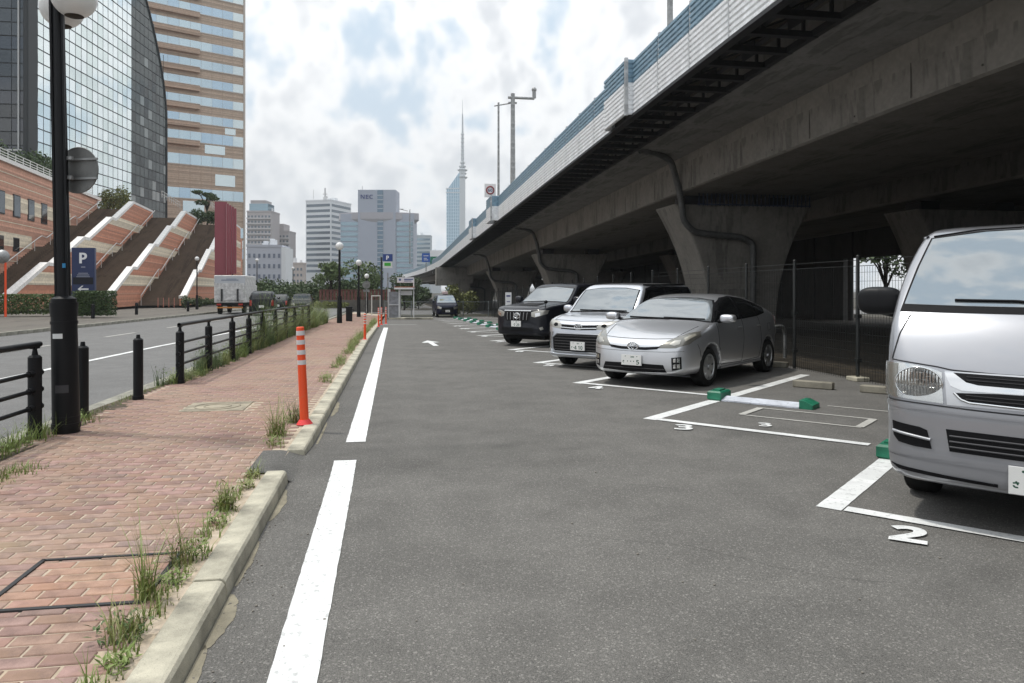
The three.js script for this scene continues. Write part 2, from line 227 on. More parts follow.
// brick pavement
const WALK_Y = 0.08;
const walk = struct(raw('brick_pavement', sheet(D => -3.42 + drift(D), D => (D < 7 ? -0.96 : -0.9) + drift(D), -4, 60, 1.2, 1, WALK_Y - 0.005), m.bed));
{
  const bw = 0.2, bd = 0.1, g0 = bevelBox(bw - 0.011, 0.03, bd - 0.011, 0.004); const geos = []; 
  for (let v = 0; v < 4; v++) { const g = boxUV(flat(g0.clone())), uv = g.attributes.uv; for (let i = 0; i < uv.count; i++) uv.setXY(i, uv.getX(i) + v * 0.17, uv.getY(i) + v * 0.31); geos.push(g); }
  const r = rng(5), all = [];
  const tone = (X, D) => { const n = fbm(X * 1.3 + 50, D * 1.3, 0, 9, 3), k = 0.92 + r() * 0.18 + (n - 0.5) * 0.25, w = r(); const lid = X > -1.84 && X < -1.16 && D > 3.74 && D < 4.36; const dusty = Math.min(0.75, clamp((n - 0.44) * 2.0) * 0.5 + 0.6 * sstep(-2.75, -3.3, X) * sstep(9.5, 6.5, D) * n * 1.6); const c = lid ? [0.48, 0.305, 0.245] : w < 0.18 ? [0.40, 0.268, 0.232] : w < 0.32 ? [0.36, 0.26, 0.232] : [0.42, 0.288, 0.25]; return c.map((v, i) => Math.round(mix(v * k, [0.42, 0.345, 0.275][i], dusty) * 40) / 40); };
  for (let j = 0; j < 570; j++) { const D = -0.5 + j * bd; if (D > 55) break; for (let i = -1; i < 14; i++) { const X = -3.36 + (i + (j % 2) * 0.5) * bw; if (X < -3.36 || X > (D < 6.7 ? -1.1 : -1.03)) continue; if (D > 9.42 && D < 10.2 && X > -2.52 && X < -1.74) continue; all.push({ X: X + drift(D) + (r() - 0.5) * 0.004, D, y: (r() - 0.5) * 0.004, t: (r() - 0.5) * 0.02, c: tone(X, D), v: Math.floor(r() * 4) }); } }
  const vis = b => { const fw = b.D * CY + b.X * SY, px = 512 + FOCAL * (b.X * CY - b.D * SY) / fw, py = 290 + FOCAL * 1.47 / fw; return fw > 1 && px > -20 && py < 700 ? fw : 1e9; };
  all.forEach(b => b.k = vis(b)); const srt = [...all].sort((a, b) => a.k - b.k); const near = new Set(srt.slice(0, 300)); const mc = {};
  const place = b => [b.X, gy(b.X, b.D) + WALK_Y - 0.03 + b.y, -b.D];
  for (const b of near) { const key = b.c.join(); mc[key] = mc[key] || M(b.c, { map: T.paver, roughness: 0.95, bumpMap: T.bump, bumpScale: 0.0025 }); const o = raw('brick', geos[b.v], mc[key], walk); o.position.set(...place(b)); o.rotation.set((b.t) * 0.4, b.t, 0); }
  const rest = all.filter(b => !near.has(b)), im = new THREE.InstancedMesh(geos[0], M([1, 1, 1], { map: T.paver, roughness: 0.95 }), rest.length), mt = new THREE.Matrix4();
  rest.forEach((b, i) => { mt.makeRotationY(b.t).setPosition(...place(b)); im.setMatrixAt(i, mt); im.setColorAt(i, lin(...b.c)); }); im.name = 'brick_field'; im.castShadow = im.receiveShadow = true; stuff(im); walk.add(im);
}
// kerb beside the lot, in two runs with a broken gap between them
{
  const prof = [[-0.145, -0.12], [0.018, -0.12], [0.015, 0.0], [0.004, 0.07], [-0.006, 0.083], [-0.02, 0.087], [-0.137, 0.087], [-0.145, 0.08]];
  const kerb = thing('lot_kerb', '', ''); kerb.userData = { kind: 'structure' };
  const runs = [[[1.92, 3.92], [3.92, 6.2]], []]; for (let d = 7.0; d < 41; d += 2) runs[1].push([d, d + 2]);
  const r = rng(9);
  runs.forEach((run, ri) => run.forEach(([a, b]) => { const g = ext(prof, b - a - 0.012, 0.006); const o = mesh('kerb_stone', g, m.kerb, kerb); const X = (ri ? -0.765 : -0.825) + (ri ? drift((a + b) / 2) : 0); o.position.set(X, gy(0, (a + b) / 2) + (r() - 0.5) * 0.008, -b + 0.006); o.rotation.y = ri ? -0.010 : 0; o.rotation.x = ri && a > 22 ? -0.015 : 0; }));
  // tarmac tongue filling the gap
  const gap = struct(raw('tarmac_patch', sheet(-1.13, -0.66, 6.17, 7.02, 0.05, 0.08, (X, D) => mix(hump(X, D) - 0.006, 0.088, sstep(-0.72, -0.99, X)), (X, D) => { const k = 1.0 + 0.3 * (fbm(X * 5 + 20, D * 5, 0, 4, 3) - 0.5); return [k, k * 0.99, k * 0.96]; }), m.asphalt));
}
{ // drifts of pale sand lying against the kerb
  const r = rng(31), g = []; 
  for (const [D, L, w] of [[2.9, 1.0, 0.05], [3.65, 0.6, 0.085], [4.4, 0.7, 0.025], [5.55, 0.8, 0.05], [8.2, 1.4, 0.03], [9.9, 1.2, 0.07]]) { const pts = [[0, -L / 2]]; for (let i = 0; i <= 40; i++) { const t = i / 40; pts.push([w * Math.pow(Math.sin(t * Math.PI), 0.6) * (0.35 + 0.9 * fbm(t * 6 + D * 3, D, 0, 15, 4)) + r() * 0.006 + 0.006, mix(-L / 2, L / 2, t)]); } pts.push([0, L / 2]); const s = new THREE.ShapeGeometry(shape(pts)); s.rotateX(-Math.PI / 2).translate((D > 7 ? -0.737 + drift(D) : -0.797), gy(0, D) + 0.003, -D); g.push(s); }
  stuff(tag(mesh('sand_drift', g, M([0.44, 0.41, 0.345], { map: T.kerb, roughness: 1 })), 'thin pale sand gathered along the foot of the kerb', 'sand'));
}
{ // grit and crumbs of stone on the tarmac
  const r = rng(91), g = []; for (let i = 0; i < 260; i++) { const near = r() < 0.7, D = 2.6 + r() * r() * 14, X = near ? -0.78 + (D > 7 ? drift(D) + 0.06 : 0) + Math.pow(r(), 3) * 0.5 : -0.2 + r() * 5, s = 0.003 + r() * r() * 0.007; g.push(new THREE.IcosahedronGeometry(s, 0).scale(1, 0.6, 1.2).rotateY(r() * 6).translate(X, gy(X, D) + hump(X, D) + s * 0.3 + 0.002, -D)); }
  stuff(tag(mesh('loose_grit', g, M([0.20, 0.185, 0.16], { roughness: 1 })), 'scattered crumbs of grit on the tarmac along the kerb', 'grit'));
}
{ // inspection cover framed in steel, filled with the same bricks
  const o = thing('brick_inspection_cover', 'brick filled inspection cover in a dark steel frame, in the near pavement', 'cover', -1.5, 4.05, WALK_Y);
  for (const [w, d, x, z] of [[0.72, 0.026, 0, 0.33], [0.72, 0.022, 0, -0.33], [0.024, 0.66, -0.35, 0], [0.024, 0.66, 0.35, 0]]) mesh('frame_bar', bx(w, 0.012, d, x, 0.001, z), m.steelDark, o);
  const s = thing('stone_manhole_cover', 'square pale stone manhole cover with a ring pattern set in the brick pavement', 'manhole cover', -2.13, 9.81, WALK_Y);
  mesh('slab', bx(0.74, 0.05, 0.74, 0, -0.02, 0), M([0.62, 0.56, 0.47], { map: T.kerb }), s);
  for (const R of [0.16, 0.27]) mesh('ring', new THREE.TorusGeometry(R, 0.009, 6, 40).rotateX(Math.PI / 2).translate(0, 0.005, 0), M([0.52, 0.47, 0.40], { map: T.kerb }), s);
}
// soil strip and gutter at the road side of the pavement
struct(raw('verge', sheet(D => -3.62 + drift(D), D => -3.28 + drift(D), -2, 60, 0.1, 0.5, (X, D) => WALK_Y - 0.004 + 0.03 * (fbm(X * 5 + 30, D * 5, 0, 14, 3) - 0.5)), M([0.30, 0.27, 0.2], { map: T.soil })));
{ const k = thing('gutter_kerb', '', ''); k.userData = { kind: 'structure' }; for (let d = -2; d < 60; d += 1.2) mesh('kerb_stone', bx(0.2, 0.2, 1.19, 0, 0, 0), m.gutter, k).position.set(-3.66 + drift(d), gy(-3.7, d) - 0.03, -d - 0.6); struct(raw('gutter', sheet(D => -4.02 + drift(D), D => -3.74 + drift(D), -2, 60, 0.3, 1, -0.008), m.gutter)); }
// wheel stops and flap locks in the bays
{
  const stopG = bevelBox(0.6, 0.11, 0.14, 0.012), stopM = M([0.46, 0.44, 0.40], { map: T.kerb });
  const proto = thing('flap_lock', 'x', 'wheel lock'); // long axis = local x
  mesh('housing', [bevelBox(0.2, 0.13, 0.36, 0.02).translate(0.1, 0, 0), bx(0.1, 0.02, 0.2, 0.1, 0.138, 0)], m.green, proto); mesh('housing', [ext([[0, 0], [0.16, 0], [0.16, 0.05], [0.05, 0.10], [0, 0.10]], 0.3, 0.008).translate(1.26, 0, -0.15)], m.green, proto);
  mesh('flap', [ext([[-0.17, 0], [0.17, 0], [0.17, 0.035], [0.0, 0.06], [-0.17, 0.02]], 1.05).rotateY(Math.PI / 2).translate(0.205, 0, 0)], M([0.62, 0.65, 0.72], { map: T.paint, roughness: 0.5 }), proto);
  const lab = { 2: 'green flap lock beside the front of the silver van', 3: 'green and white flap lock lying in the empty bay 3', 4: 'flap lock hidden under the silver hatchback', 5: 'green flap lock beside the grey box minicar', 6: 'green flap lock in the empty bay next to the dark off-roader', 7: 'green flap lock under the dark off-roader' };
  let first = true; const turn = Math.atan2(sB[1], sB[0]);
  for (let k = 2; k <= 15; k++) {
    const p = atS(k, 2.03, -0.03), L = lab[k] || ['nearest', 'second nearest', 'third nearest', 'fourth nearest', 'fifth nearest', 'sixth nearest', 'seventh nearest', 'farthest'][k - 8] + ' flap lock in the row of bays beyond the dark off-roader';
    const o = first ? proto : dup(proto, 0, 0, 0); first = false; o.userData.label = L; o.userData.group = 'flap locks of the parking bays'; o.position.set(p[0], gy(...p) + 0.004, -p[1]); o.rotation.y = turn;
  }
  const sp = [[3, 'near', 4.1, 0.75], [3, 'far', 4.1, 1.75], [4, 'near', 4.6, 0.7], [4, 'far', 4.6, 1.7], [2, 'near', 4.1, 0.75]];
  const names = ['left hand concrete wheel stop at the back of empty bay 3', 'right hand concrete wheel stop in empty bay 3, partly behind the van', 'concrete wheel stop behind the silver hatchback, far wheel', 'worn ochre concrete wheel stop behind the silver hatchback', 'concrete wheel stop under the silver van'];
  sp.forEach(([k, , a, b], i) => { const p = atS(k, a, b), o = mesh('wheel_stop', stopG, stopM); tag(o, names[i], 'wheel stop', 'concrete wheel stops'); o.position.set(p[0], 0.003, -p[1]); o.rotation.y = turn; });
}
// ---------- elevated highway ----------
const vy = D => -0.022 * clamp(D - 12, 0, 88), vx = D => -0.00035 * Math.pow(Math.max(0, D - 105), 2);
function loft(prof, d0, d1, step, closed = true, caps = true) {
  const n = Math.max(1, Math.round((d1 - d0) / step)), k = prof.length, p = [], q = (i, j) => { const D = mix(d0, d1, j / n), a = prof[i % k]; return [a[0] + vx(D), a[1] + vy(D), -D]; };
  for (let j = 0; j < n; j++) for (let i = 0; i < (closed ? k : k - 1); i++) { const a = q(i, j), b = q(i + 1, j), c = q(i + 1, j + 1), d = q(i, j + 1); p.push(...a, ...b, ...c, ...a, ...c, ...d); }
  if (caps) for (const j of [0, n]) { const t = THREE.ShapeUtils.triangulateShape(prof.map(v => new THREE.Vector2(...v)), []); for (const f of t) for (const i of f) p.push(...q(i, j)); }
  const g = new THREE.BufferGeometry(); g.setAttribute('position', new THREE.Float32BufferAttribute(p, 3)); g.computeVertexNormals(); return g;
}
const VX = 6.8;
const via = thing('elevated_highway', 'long grey concrete elevated highway with ribbed white and blue noise barrier over the car park', 'viaduct');
mesh('deck_slab', loft([[6.8, 7.62], [6.8, 7.2], [8.38, 7.15], [8.41, 6.65], [10.22, 6.53], [28, 6.53], [28, 7.62]], -62, 245, 4), m.soffit, via);
mesh('box_girder', loft([[10.2, 6.52], [10.26, 5.36], [10.34, 5.32], [16.2, 5.32], [16.3, 5.4], [16.3, 6.52]], -62, 245, 4), m.girder, via);
mesh('box_girder', loft([[19.8, 6.52], [19.8, 5.4], [19.9, 5.32], [25.3, 5.32], [25.3, 6.52]], -62, 245, 4), m.girder, via);
{ const jm = M([0.20, 0.19, 0.17], { map: T.concrete }); for (let D = 6; D < 110; D += 3.6) { mesh('formwork_joint', bx(0.006, 1.1, 0.025, 10.225, 5.94 + vy(D), -D), jm, via); for (const dy of [-0.42, 0.38]) mesh('tie_hole', new THREE.CylinderGeometry(0.022, 0.022, 0.01, 10).rotateZ(Math.PI / 2).translate(10.222, 5.9 + dy + vy(D + 1.8), -D - 1.8), jm, via); } }
mesh('edge_beam', loft([[6.74, 6.68], [6.74, 6.60], [6.95, 6.60], [6.95, 6.68]], -62, 245, 4), m.steelDark, via);
mesh('inner_rail', loft([[8.28, 6.74], [8.28, 6.6], [8.40, 6.6], [8.40, 6.74]], -62, 120, 4), m.steelDark, via);
mesh('service_pipe', [loft([[7.3, 6.92], [7.22, 6.84], [7.3, 6.76], [7.38, 6.84]], -62, 120, 4), loft([[7.85, 6.97], [7.79, 6.9], [7.85, 6.84], [7.91, 6.9]], -62, 120, 4)], m.steelDark, via);
{ const bm = M([0.30, 0.27, 0.235], { map: T.concrete }); mesh('tray_floor', loft([[6.98, 7.14], [6.98, 7.1], [8.3, 7.08], [8.3, 7.12]], -62, 120, 4), bm, via); }
{ // steel brackets carrying the edge
  const g = G([bx(1.45, 0.13, 0.07, 0.75, 0.03, 0), bx(1.45, 0.012, 0.16, 0.75, -0.035, 0), bx(0.05, 0.46, 0.07, 0.3, 0.28, 0), bx(0.05, 0.46, 0.07, 1.2, 0.28, 0), bar([0.3, 0.1, 0], [1.2, 0.46, 0], 0.025, 6)]), rest = [];
  for (let D = 5; D < 118; D += 0.95) { const P = [VX + 0.12 + vx(D), 6.63 + vy(D), -D]; if (D < 75) raw('bracket', g, m.steelDark, via).position.set(...P); else rest.push(g.clone().translate(...P)); }
  stuff(mesh('bracket_run', rest, m.steelDark, via));
  const pl = G([bx(0.02, 0.34, 0.55, 0, 0.17, 0)]); for (let D = 5.6; D < 60; D += 1.9) raw('bracket_plate', pl, m.steelDark, via).position.set(VX + 0.95, 6.68 + vy(D), -D);
}
{ // noise barrier: bays of ribbed panels between posts
  const white = M([0.90, 0.92, 0.95], { map: T.paint, roughness: 0.45, metalness: 0.15 }), blue = M([0.29, 0.46, 0.60], { map: T.rust, roughness: 0.45, metalness: 0.15 }), post = M([0.62, 0.65, 0.68], { map: T.rust, roughness: 0.5, metalness: 0.3 });
  const ribs = (n, p) => { const o = [[0.03, 0]]; for (let i = 0; i < n; i++) o.push([-0.012, i * p + 0.004], [-0.045, i * p + 0.03], [-0.045, (i + 1) * p - 0.03], [-0.012, (i + 1) * p - 0.004]); o.push([0.03, n * p]); return o; };
  const gw = G(ext(ribs(7, 0.128), 1.93)), gb = G(ext(ribs(5, 0.128), 1.93)), gp = G([bx(0.09, 1.62, 0.09, 0.02, 0.78, 0)]);
  const gside = G([bx(0.26, 1.62, 0.05, 0.12, 0.8, 0), ...[0, 1, 2, 3, 4, 5, 6, 7, 8, 9].map(i => bx(0.25, 0.05, 0.07, 0.12, 0.12 + i * 0.15, 0))]);
  const steps = [[20, 22, 0.24], [46, 48, 0.5], [58, 60, 0.35]];
  for (let D = 4; D < 236; D += 2) {
    const out = steps.find(s => D >= s[0] && D < s[1]), x = VX - 0.0 + vx(D) - (out ? out[2] : 0), y = 6.66 + vy(D) + (out ? -0.0 : 0), sl = Math.atan2(vy(D + 2) - vy(D), 2);
    for (const [n, g, mt, dy] of [['barrier_panel', gw, white, 0], ['barrier_panel_blue', gb, blue, 7 * 0.128]]) { const o = raw(n, g, mt, via); o.position.set(x, y + dy, -D - 1.965);  o.rotation.x = sl; o.rotation.y = Math.atan2(vx(D) - vx(D + 2), 2); o.position.x = x + (vx(D + 2) - vx(D)); if (sl) o.position.y = y + dy + 0 + vy(D + 2) - vy(D); }
    raw('barrier_post', gp, post, via).position.set(x, y, -D);
  }
  for (const [a, b, w] of steps) for (const D of [a, b]) { for (const [nm, mt, y0, y1] of [['bay_side_panel', white, 0, 0.9], ['bay_side_panel_blue', blue, 0.9, 1.55]]) mesh(nm, [bb(-w, 0, y0, y1, -0.02, 0.02), ...[0, 1, 2, 3, 4, 5, 6, 7, 8, 9, 10, 11].filter(i => i * 0.128 >= y0 - 0.05 && i * 0.128 < y1 - 0.08).map(i => bb(-w, 0, i * 0.128 + 0.03, i * 0.128 + 0.1, -0.035, 0.035))], mt, via).position.set(VX, 6.66 + vy(D), -D); }
}
// piers
{
  const mk = (x0, x1) => { // flared outline in X, y; top at 0, going down
    const c = (x0 + x1) / 2, L = [], R = []; for (let i = 0; i <= 14; i++) { const t = i / 14, y = -t * 6.2, f = Math.pow(1 - clamp(-y / 4.2), 2.0) * 1.32; L.push([x0 + 1.32 - f, y - 0.0]); R.push([x1 - 1.32 + f, y]); }
    return ext([...L, ...R.reverse()].map(p => [p[0], p[1]]), 2.0, 0.07);
  };
  const words = ['nearest', 'second', 'third', 'fourth', 'fifth'];
  [25.2, 50.6, 76, 101.5, 127].forEach((D, i) => {
    for (const row of [0, 1]) {
      const top = 5.32 + vy(D + 1) - 0.42, x0 = (row ? 19.9 : 10.2) + vx(D), x1 = x0 + 5.1;
      const o = thing('bridge_pier', (row ? ['Flared concrete pier deep under the highway right behind the opening with the tree', 'flared concrete pier in shade, second in the far row', 'flared concrete pier in shade, third in the far row', 'flared concrete pier in shade, fourth in the far row', 'flared concrete pier in shade, farthest of the far row'] : ['flared concrete bridge pier with bent drain pipe above the silver hatchback', 'flared concrete pier above the dark off-roader, second of the near row', 'flared concrete pier left of the off-roader, third of the near row', 'flared concrete pier beyond the white notice, fourth of the near row', 'farthest flared concrete pier of the near row behind the taxi'])[i].toLowerCase(), 'bridge pier', 0, D + 2, top, 0, row ? 'far row of bridge piers' : 'near row of bridge piers');
      mesh('shaft', mk(x0, x1), m.girder, o);
      for (const bxx of [x0 + 0.9, x1 - 0.9]) mesh('bearing', bx(0.8, 0.45, 0.9, bxx, 0.2, 1), m.steelDark, o);
      if (!row) {
        const P = M([0.12, 0.125, 0.125], { map: T.rust, roughness: 0.55 });
        mesh('drain_pipe', tube([[8.5, 1.75, 2.9], [9.1, 1.72, 2.7], [9.75, 1.5, 2.45], [10.05, 0.9, 2.25], [10.25, 0.1, 2.25], [10.35, -0.55, 2.22], [10.75, -0.95, 2.22], [11.6, -1.06, 2.22], [12.5, -1.14, 2.22], [12.95, -1.35, 2.22], [13.0, -1.8, 2.22], [13.0, -3.2, 2.22], [13.0, -5, 2.22]].map(p => [p[0] + vx(D), p[1], p[2]]), 0.115, 10, 70), P, o);
        mesh('drain_funnel', new THREE.CylinderGeometry(0.2, 0.13, 0.3, 12).rotateZ(0.9).translate(8.7 + vx(D), 1.78, 2.85), P, o);
        if (i === 0) { const rm = M([0.03, 0.045, 0.085], { roughness: 0.5 }); for (let x = x0 + 0.8; x < x1 + 0.1; x += 0.16) mesh('rail_bar', bx(0.03, 0.62, 0.03, x, 0.31, 2.05), rm, o); for (const y of [0.05, 0.62]) mesh('top_rail', bx(4.4, 0.04, 0.05, x0 + 2.95, y, 2.05), rm, o); }
      }
    }
  });
  const e = thing('pier_crossbeam', 'grey concrete crossbeam end jutting out below the highway behind the taxi', 'crossbeam', 0, 100, 0);
  mesh('beam', ext([[6.2, 2.2], [9.2, 2.2], [11, 2.5], [11, 4.5], [6.2, 4.5]], 2.2, 0.06), m.concrete, e); mesh('column', bx(2, 4, 2.2, 9.6, 0.4, 1.3), m.concrete, e);
}
// added wall blocking daylight under the highway, one opening; part stands unseen behind camera
{
  const w = thing('light_blocking_wall', 'added concrete wall coloured dark for shade, blocking daylight below the highway, one opening', 'wall');
  const wm = M([0.15, 0.15, 0.148], { map: T.concrete }), x = 27.2;  // wall colour darkened to paint in the deep shade
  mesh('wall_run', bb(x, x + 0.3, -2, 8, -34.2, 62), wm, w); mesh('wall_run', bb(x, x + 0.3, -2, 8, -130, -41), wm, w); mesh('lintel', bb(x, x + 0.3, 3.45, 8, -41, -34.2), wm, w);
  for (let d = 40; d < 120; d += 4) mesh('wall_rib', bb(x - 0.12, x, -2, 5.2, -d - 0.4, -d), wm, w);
}
// mesh fence behind the bays
{
  const fm = M([0.016, 0.018, 0.018], { roughness: 0.5 });
  const panel = (L, h, vs, hs) => { const g = []; for (let x = vs; x < L; x += vs) g.push(bx(0.004, h, 0.004, x, h / 2, 0)); for (let y = 0.05; y < h; y += hs) g.push(bx(L, 0.005, 0.004, L / 2, y, 0.004)); return G(g); };
  const f = thing('mesh_fence', 'black wire mesh fence on slim posts behind the parked cars under the highway', 'fence', 7.9, 1.5, 0, Math.PI / 2);
  const gp = panel(2, 1.95, 0.07, 0.15), gpost = G([cyl(0.03, 0.03, 2.12, 0, 0, 0, 10), sph(0.034, 0, 2.12, 0, 5), bx(0.09, 0.06, 0.08, 0, 1.1, 0), bx(0.09, 0.06, 0.08, 0, 0.35, 0)]);
  for (let i = 0; i < 28; i++) { const d = 1.5 + i * 2, y = gy(7.9, d); raw('mesh_panel', gp, fm, f).position.set(i * 2, y, 0); raw('fence_post', gpost, fm, f).position.set(i * 2, y, 0); if (i === 5) mesh('footing', bevelBox(0.3, 0.07, 0.24, 0.01), m.kerb, f).position.set(i * 2, y, 0); }
  for (const y of [1.96, 2.06]) mesh('top_wire', bar([0, y, 0], [20, y, 0], 0.006, 5), fm, f);
  const e = thing('boundary_fence', 'grey wire mesh boundary fence across the far end of the car park behind the taxi', 'fence', -0.3, 57.5, 0, 0);
  const ge = panel(2, 1.15, 0.1, 0.15), em = M([0.2, 0.22, 0.22], { roughness: 0.5, metalness: 0.3 });
  for (let i = 0; i < 12; i++) { const y = gy(i * 2, 57.5); raw('mesh_panel', ge, em, e).position.set(i * 2, y, 0); mesh('fence_post', cyl(0.035, 0.035, 1.25, 0, 0, 0, 8), em, e).position.set(i * 2, y, 0); mesh('top_rail', bx(2, 0.04, 0.04, i * 2 + 1, y + 1.17, 0), em, e); }
  const h = mesh('hoop_barrier', tube([[0, 0, 0], [0, 0.55, 0], [0.12, 0.72, 0], [0.5, 0.72, 0], [0.62, 0.55, 0], [0.62, 0, 0]], 0.04, 10, 40), m.galv); tag(h, 'grey steel hoop barrier standing behind the mesh fence near the hatchback', 'barrier'); h.position.set(8.35, 0, -15.2); h.rotation.y = 0.6;
}
// lamps, cameras and signs standing on the highway
function deckPole(name, label, X, D, h, r, arm, kind) {
  const o = thing(name, label, 'lamp post', X, D, 7.5 + vy(D)); mesh('pole', cyl(r * 0.75, r, h, 0, 0, 0, 12), m.galv, o);
  mesh('arm', [bar([-0.3, h - 0.25, 0], [arm, h - 0.25 + (kind ? 0 : 0.25), 0], r * 0.5, 8)], m.galv, o);
  if (kind) { mesh('camera', [bx(0.2, 0.45, 0.2, arm, h, 0), sph(0.16, arm, h + 0.3, 0, 8)], m.galv, o); } else mesh('lantern', [bx(0.6, 0.1, 0.2, arm + 0.1, h + 0.02, 0)], m.galv, o);
  return o;
}
deckPole('camera_mast', 'thick grey mast with a short arm carrying a traffic camera on the highway', 7.6, 45.4, 7.0, 0.17, 1.35, 1).userData.category = 'mast';
deckPole('highway_lamp', 'slim grey lamp post on the highway beside the camera mast', 7.6, 51.5, 8.1, 0.09, 0.9);
deckPole('highway_lamp', 'slim lamp post on the highway cut off by the top of the picture', 7.6, 19.3, 9.5, 0.085, 1.6);
deckPole('highway_lamp', 'thin distant lamp post to the left of the observation tower', 3.2, 116, 8.5, 0.09, -1.4);
{
  const s = thing('speed_sign', 'round speed limit sign on a white square plate above the noise barrier', 'sign', 6.3, 46.3, 8.25 + vy(45), 0, undefined);
  mesh('plate', bx(0.72, 0.85, 0.04, 0, 0.3, 0), M([0.72, 0.72, 0.72], { roughness: 0.5 }), s); mesh('ring', new THREE.TorusGeometry(0.23, 0.045, 8, 32).translate(0, 0.32, 0.03), M([0.22, 0.03, 0.04], { roughness: 0.5 }), s); mesh('speed_number', letters('60', 0.2).translate(0, 0.32, 0.026), M([0.03, 0.05, 0.16]), s); mesh('support', bx(0.06, 1.0, 0.06, 0, -0.3, -0.03), m.galv, s);
  const g = thing('direction_sign', 'small blue direction sign seen over the far end of the highway', 'sign', ...bear(426, 118), 5.6, -YAW); mesh('board', bx(1.3, 1.4, 0.08, 0, 1.1, 0), M([0.02, 0.09, 0.36]), g); mesh('lettering', [bx(0.8, 0.1, 0.02, 0, 1.4, 0.05), bx(0.5, 0.1, 0.02, -0.1, 1.0, 0.05), bx(0.7, 0.1, 0.02, 0, 0.75, 0.05)], M([0.7, 0.7, 0.7]), g); mesh('post', bx(0.15, 1.6, 0.1, 0, -0.3, -0.1), m.galv, g);
  const w = thing('direction_sign', 'green and white overhead direction sign left of the highway barrier', 'sign', ...bear(437.5, 118), 5.4, -YAW); mesh('board', bx(2.3, 1.15, 0.08, 0, 0.9, 0), M([0.02, 0.16, 0.09]), w); mesh('upper_board', bx(2.6, 0.95, 0.08, 0.1, 2.0, 0), M([0.7, 0.71, 0.72]), w); mesh('lettering', [bx(1.4, 0.12, 0.02, 0, 1.1, 0.05), bx(0.2, 0.5, 0.02, 0.5, 0.8, 0.05)], M([0.7, 0.7, 0.7]), w); for (const x of [-0.8, 0.8]) mesh('post', bx(0.15, 1.6, 0.1, x, -0.4, -0.1), m.galv, w);
}
// ---------- vehicles: a smooth shell where side, plan and front outlines meet, with panes, lamps and trim laid on it ----------
function chaikin(p, n = 3) { for (let k = 0; k < n; k++) { const q = []; p.forEach((a, i) => { const b = p[(i + 1) % p.length]; q.push([a[0] * 0.75 + b[0] * 0.25, a[1] * 0.75 + b[1] * 0.25], [a[0] * 0.25 + b[0] * 0.75, a[1] * 0.25 + b[1] * 0.75]); }); p = q; } return p; }
function polySD(p, x, y) {
  let d = 1e9, s = 1;
  for (let i = 0, n = p.length, j = n - 1; i < n; j = i++) {
    const a = p[i], b = p[j], ex = b[0] - a[0], ey = b[1] - a[1], wx = x - a[0], wy = y - a[1], t = clamp((wx * ex + wy * ey) / (ex * ex + ey * ey || 1e-9)), bx_ = wx - ex * t, by_ = wy - ey * t; d = Math.min(d, bx_ * bx_ + by_ * by_);
    const c1 = y >= a[1], c2 = y < b[1], c3 = ex * wy > ey * wx; if ((c1 && c2 && c3) || (!c1 && !c2 && !c3)) s = -s;
  }
  return s * Math.sqrt(d);
}
const pod = (a, b) => { const g = new THREE.SphereGeometry(1, a, b), p = g.attributes.position, q = v => Math.sign(v) * Math.pow(Math.abs(v), 0.66); for (let i = 0; i < p.count; i++) p.setXYZ(i, q(p.getX(i)), q(p.getY(i)), q(p.getZ(i))); g.computeVertexNormals(); return g; };
const smax = (a, b, k) => { const h = Math.max(k - Math.abs(a - b), 0); return Math.max(a, b) + h * h / (4 * k); };
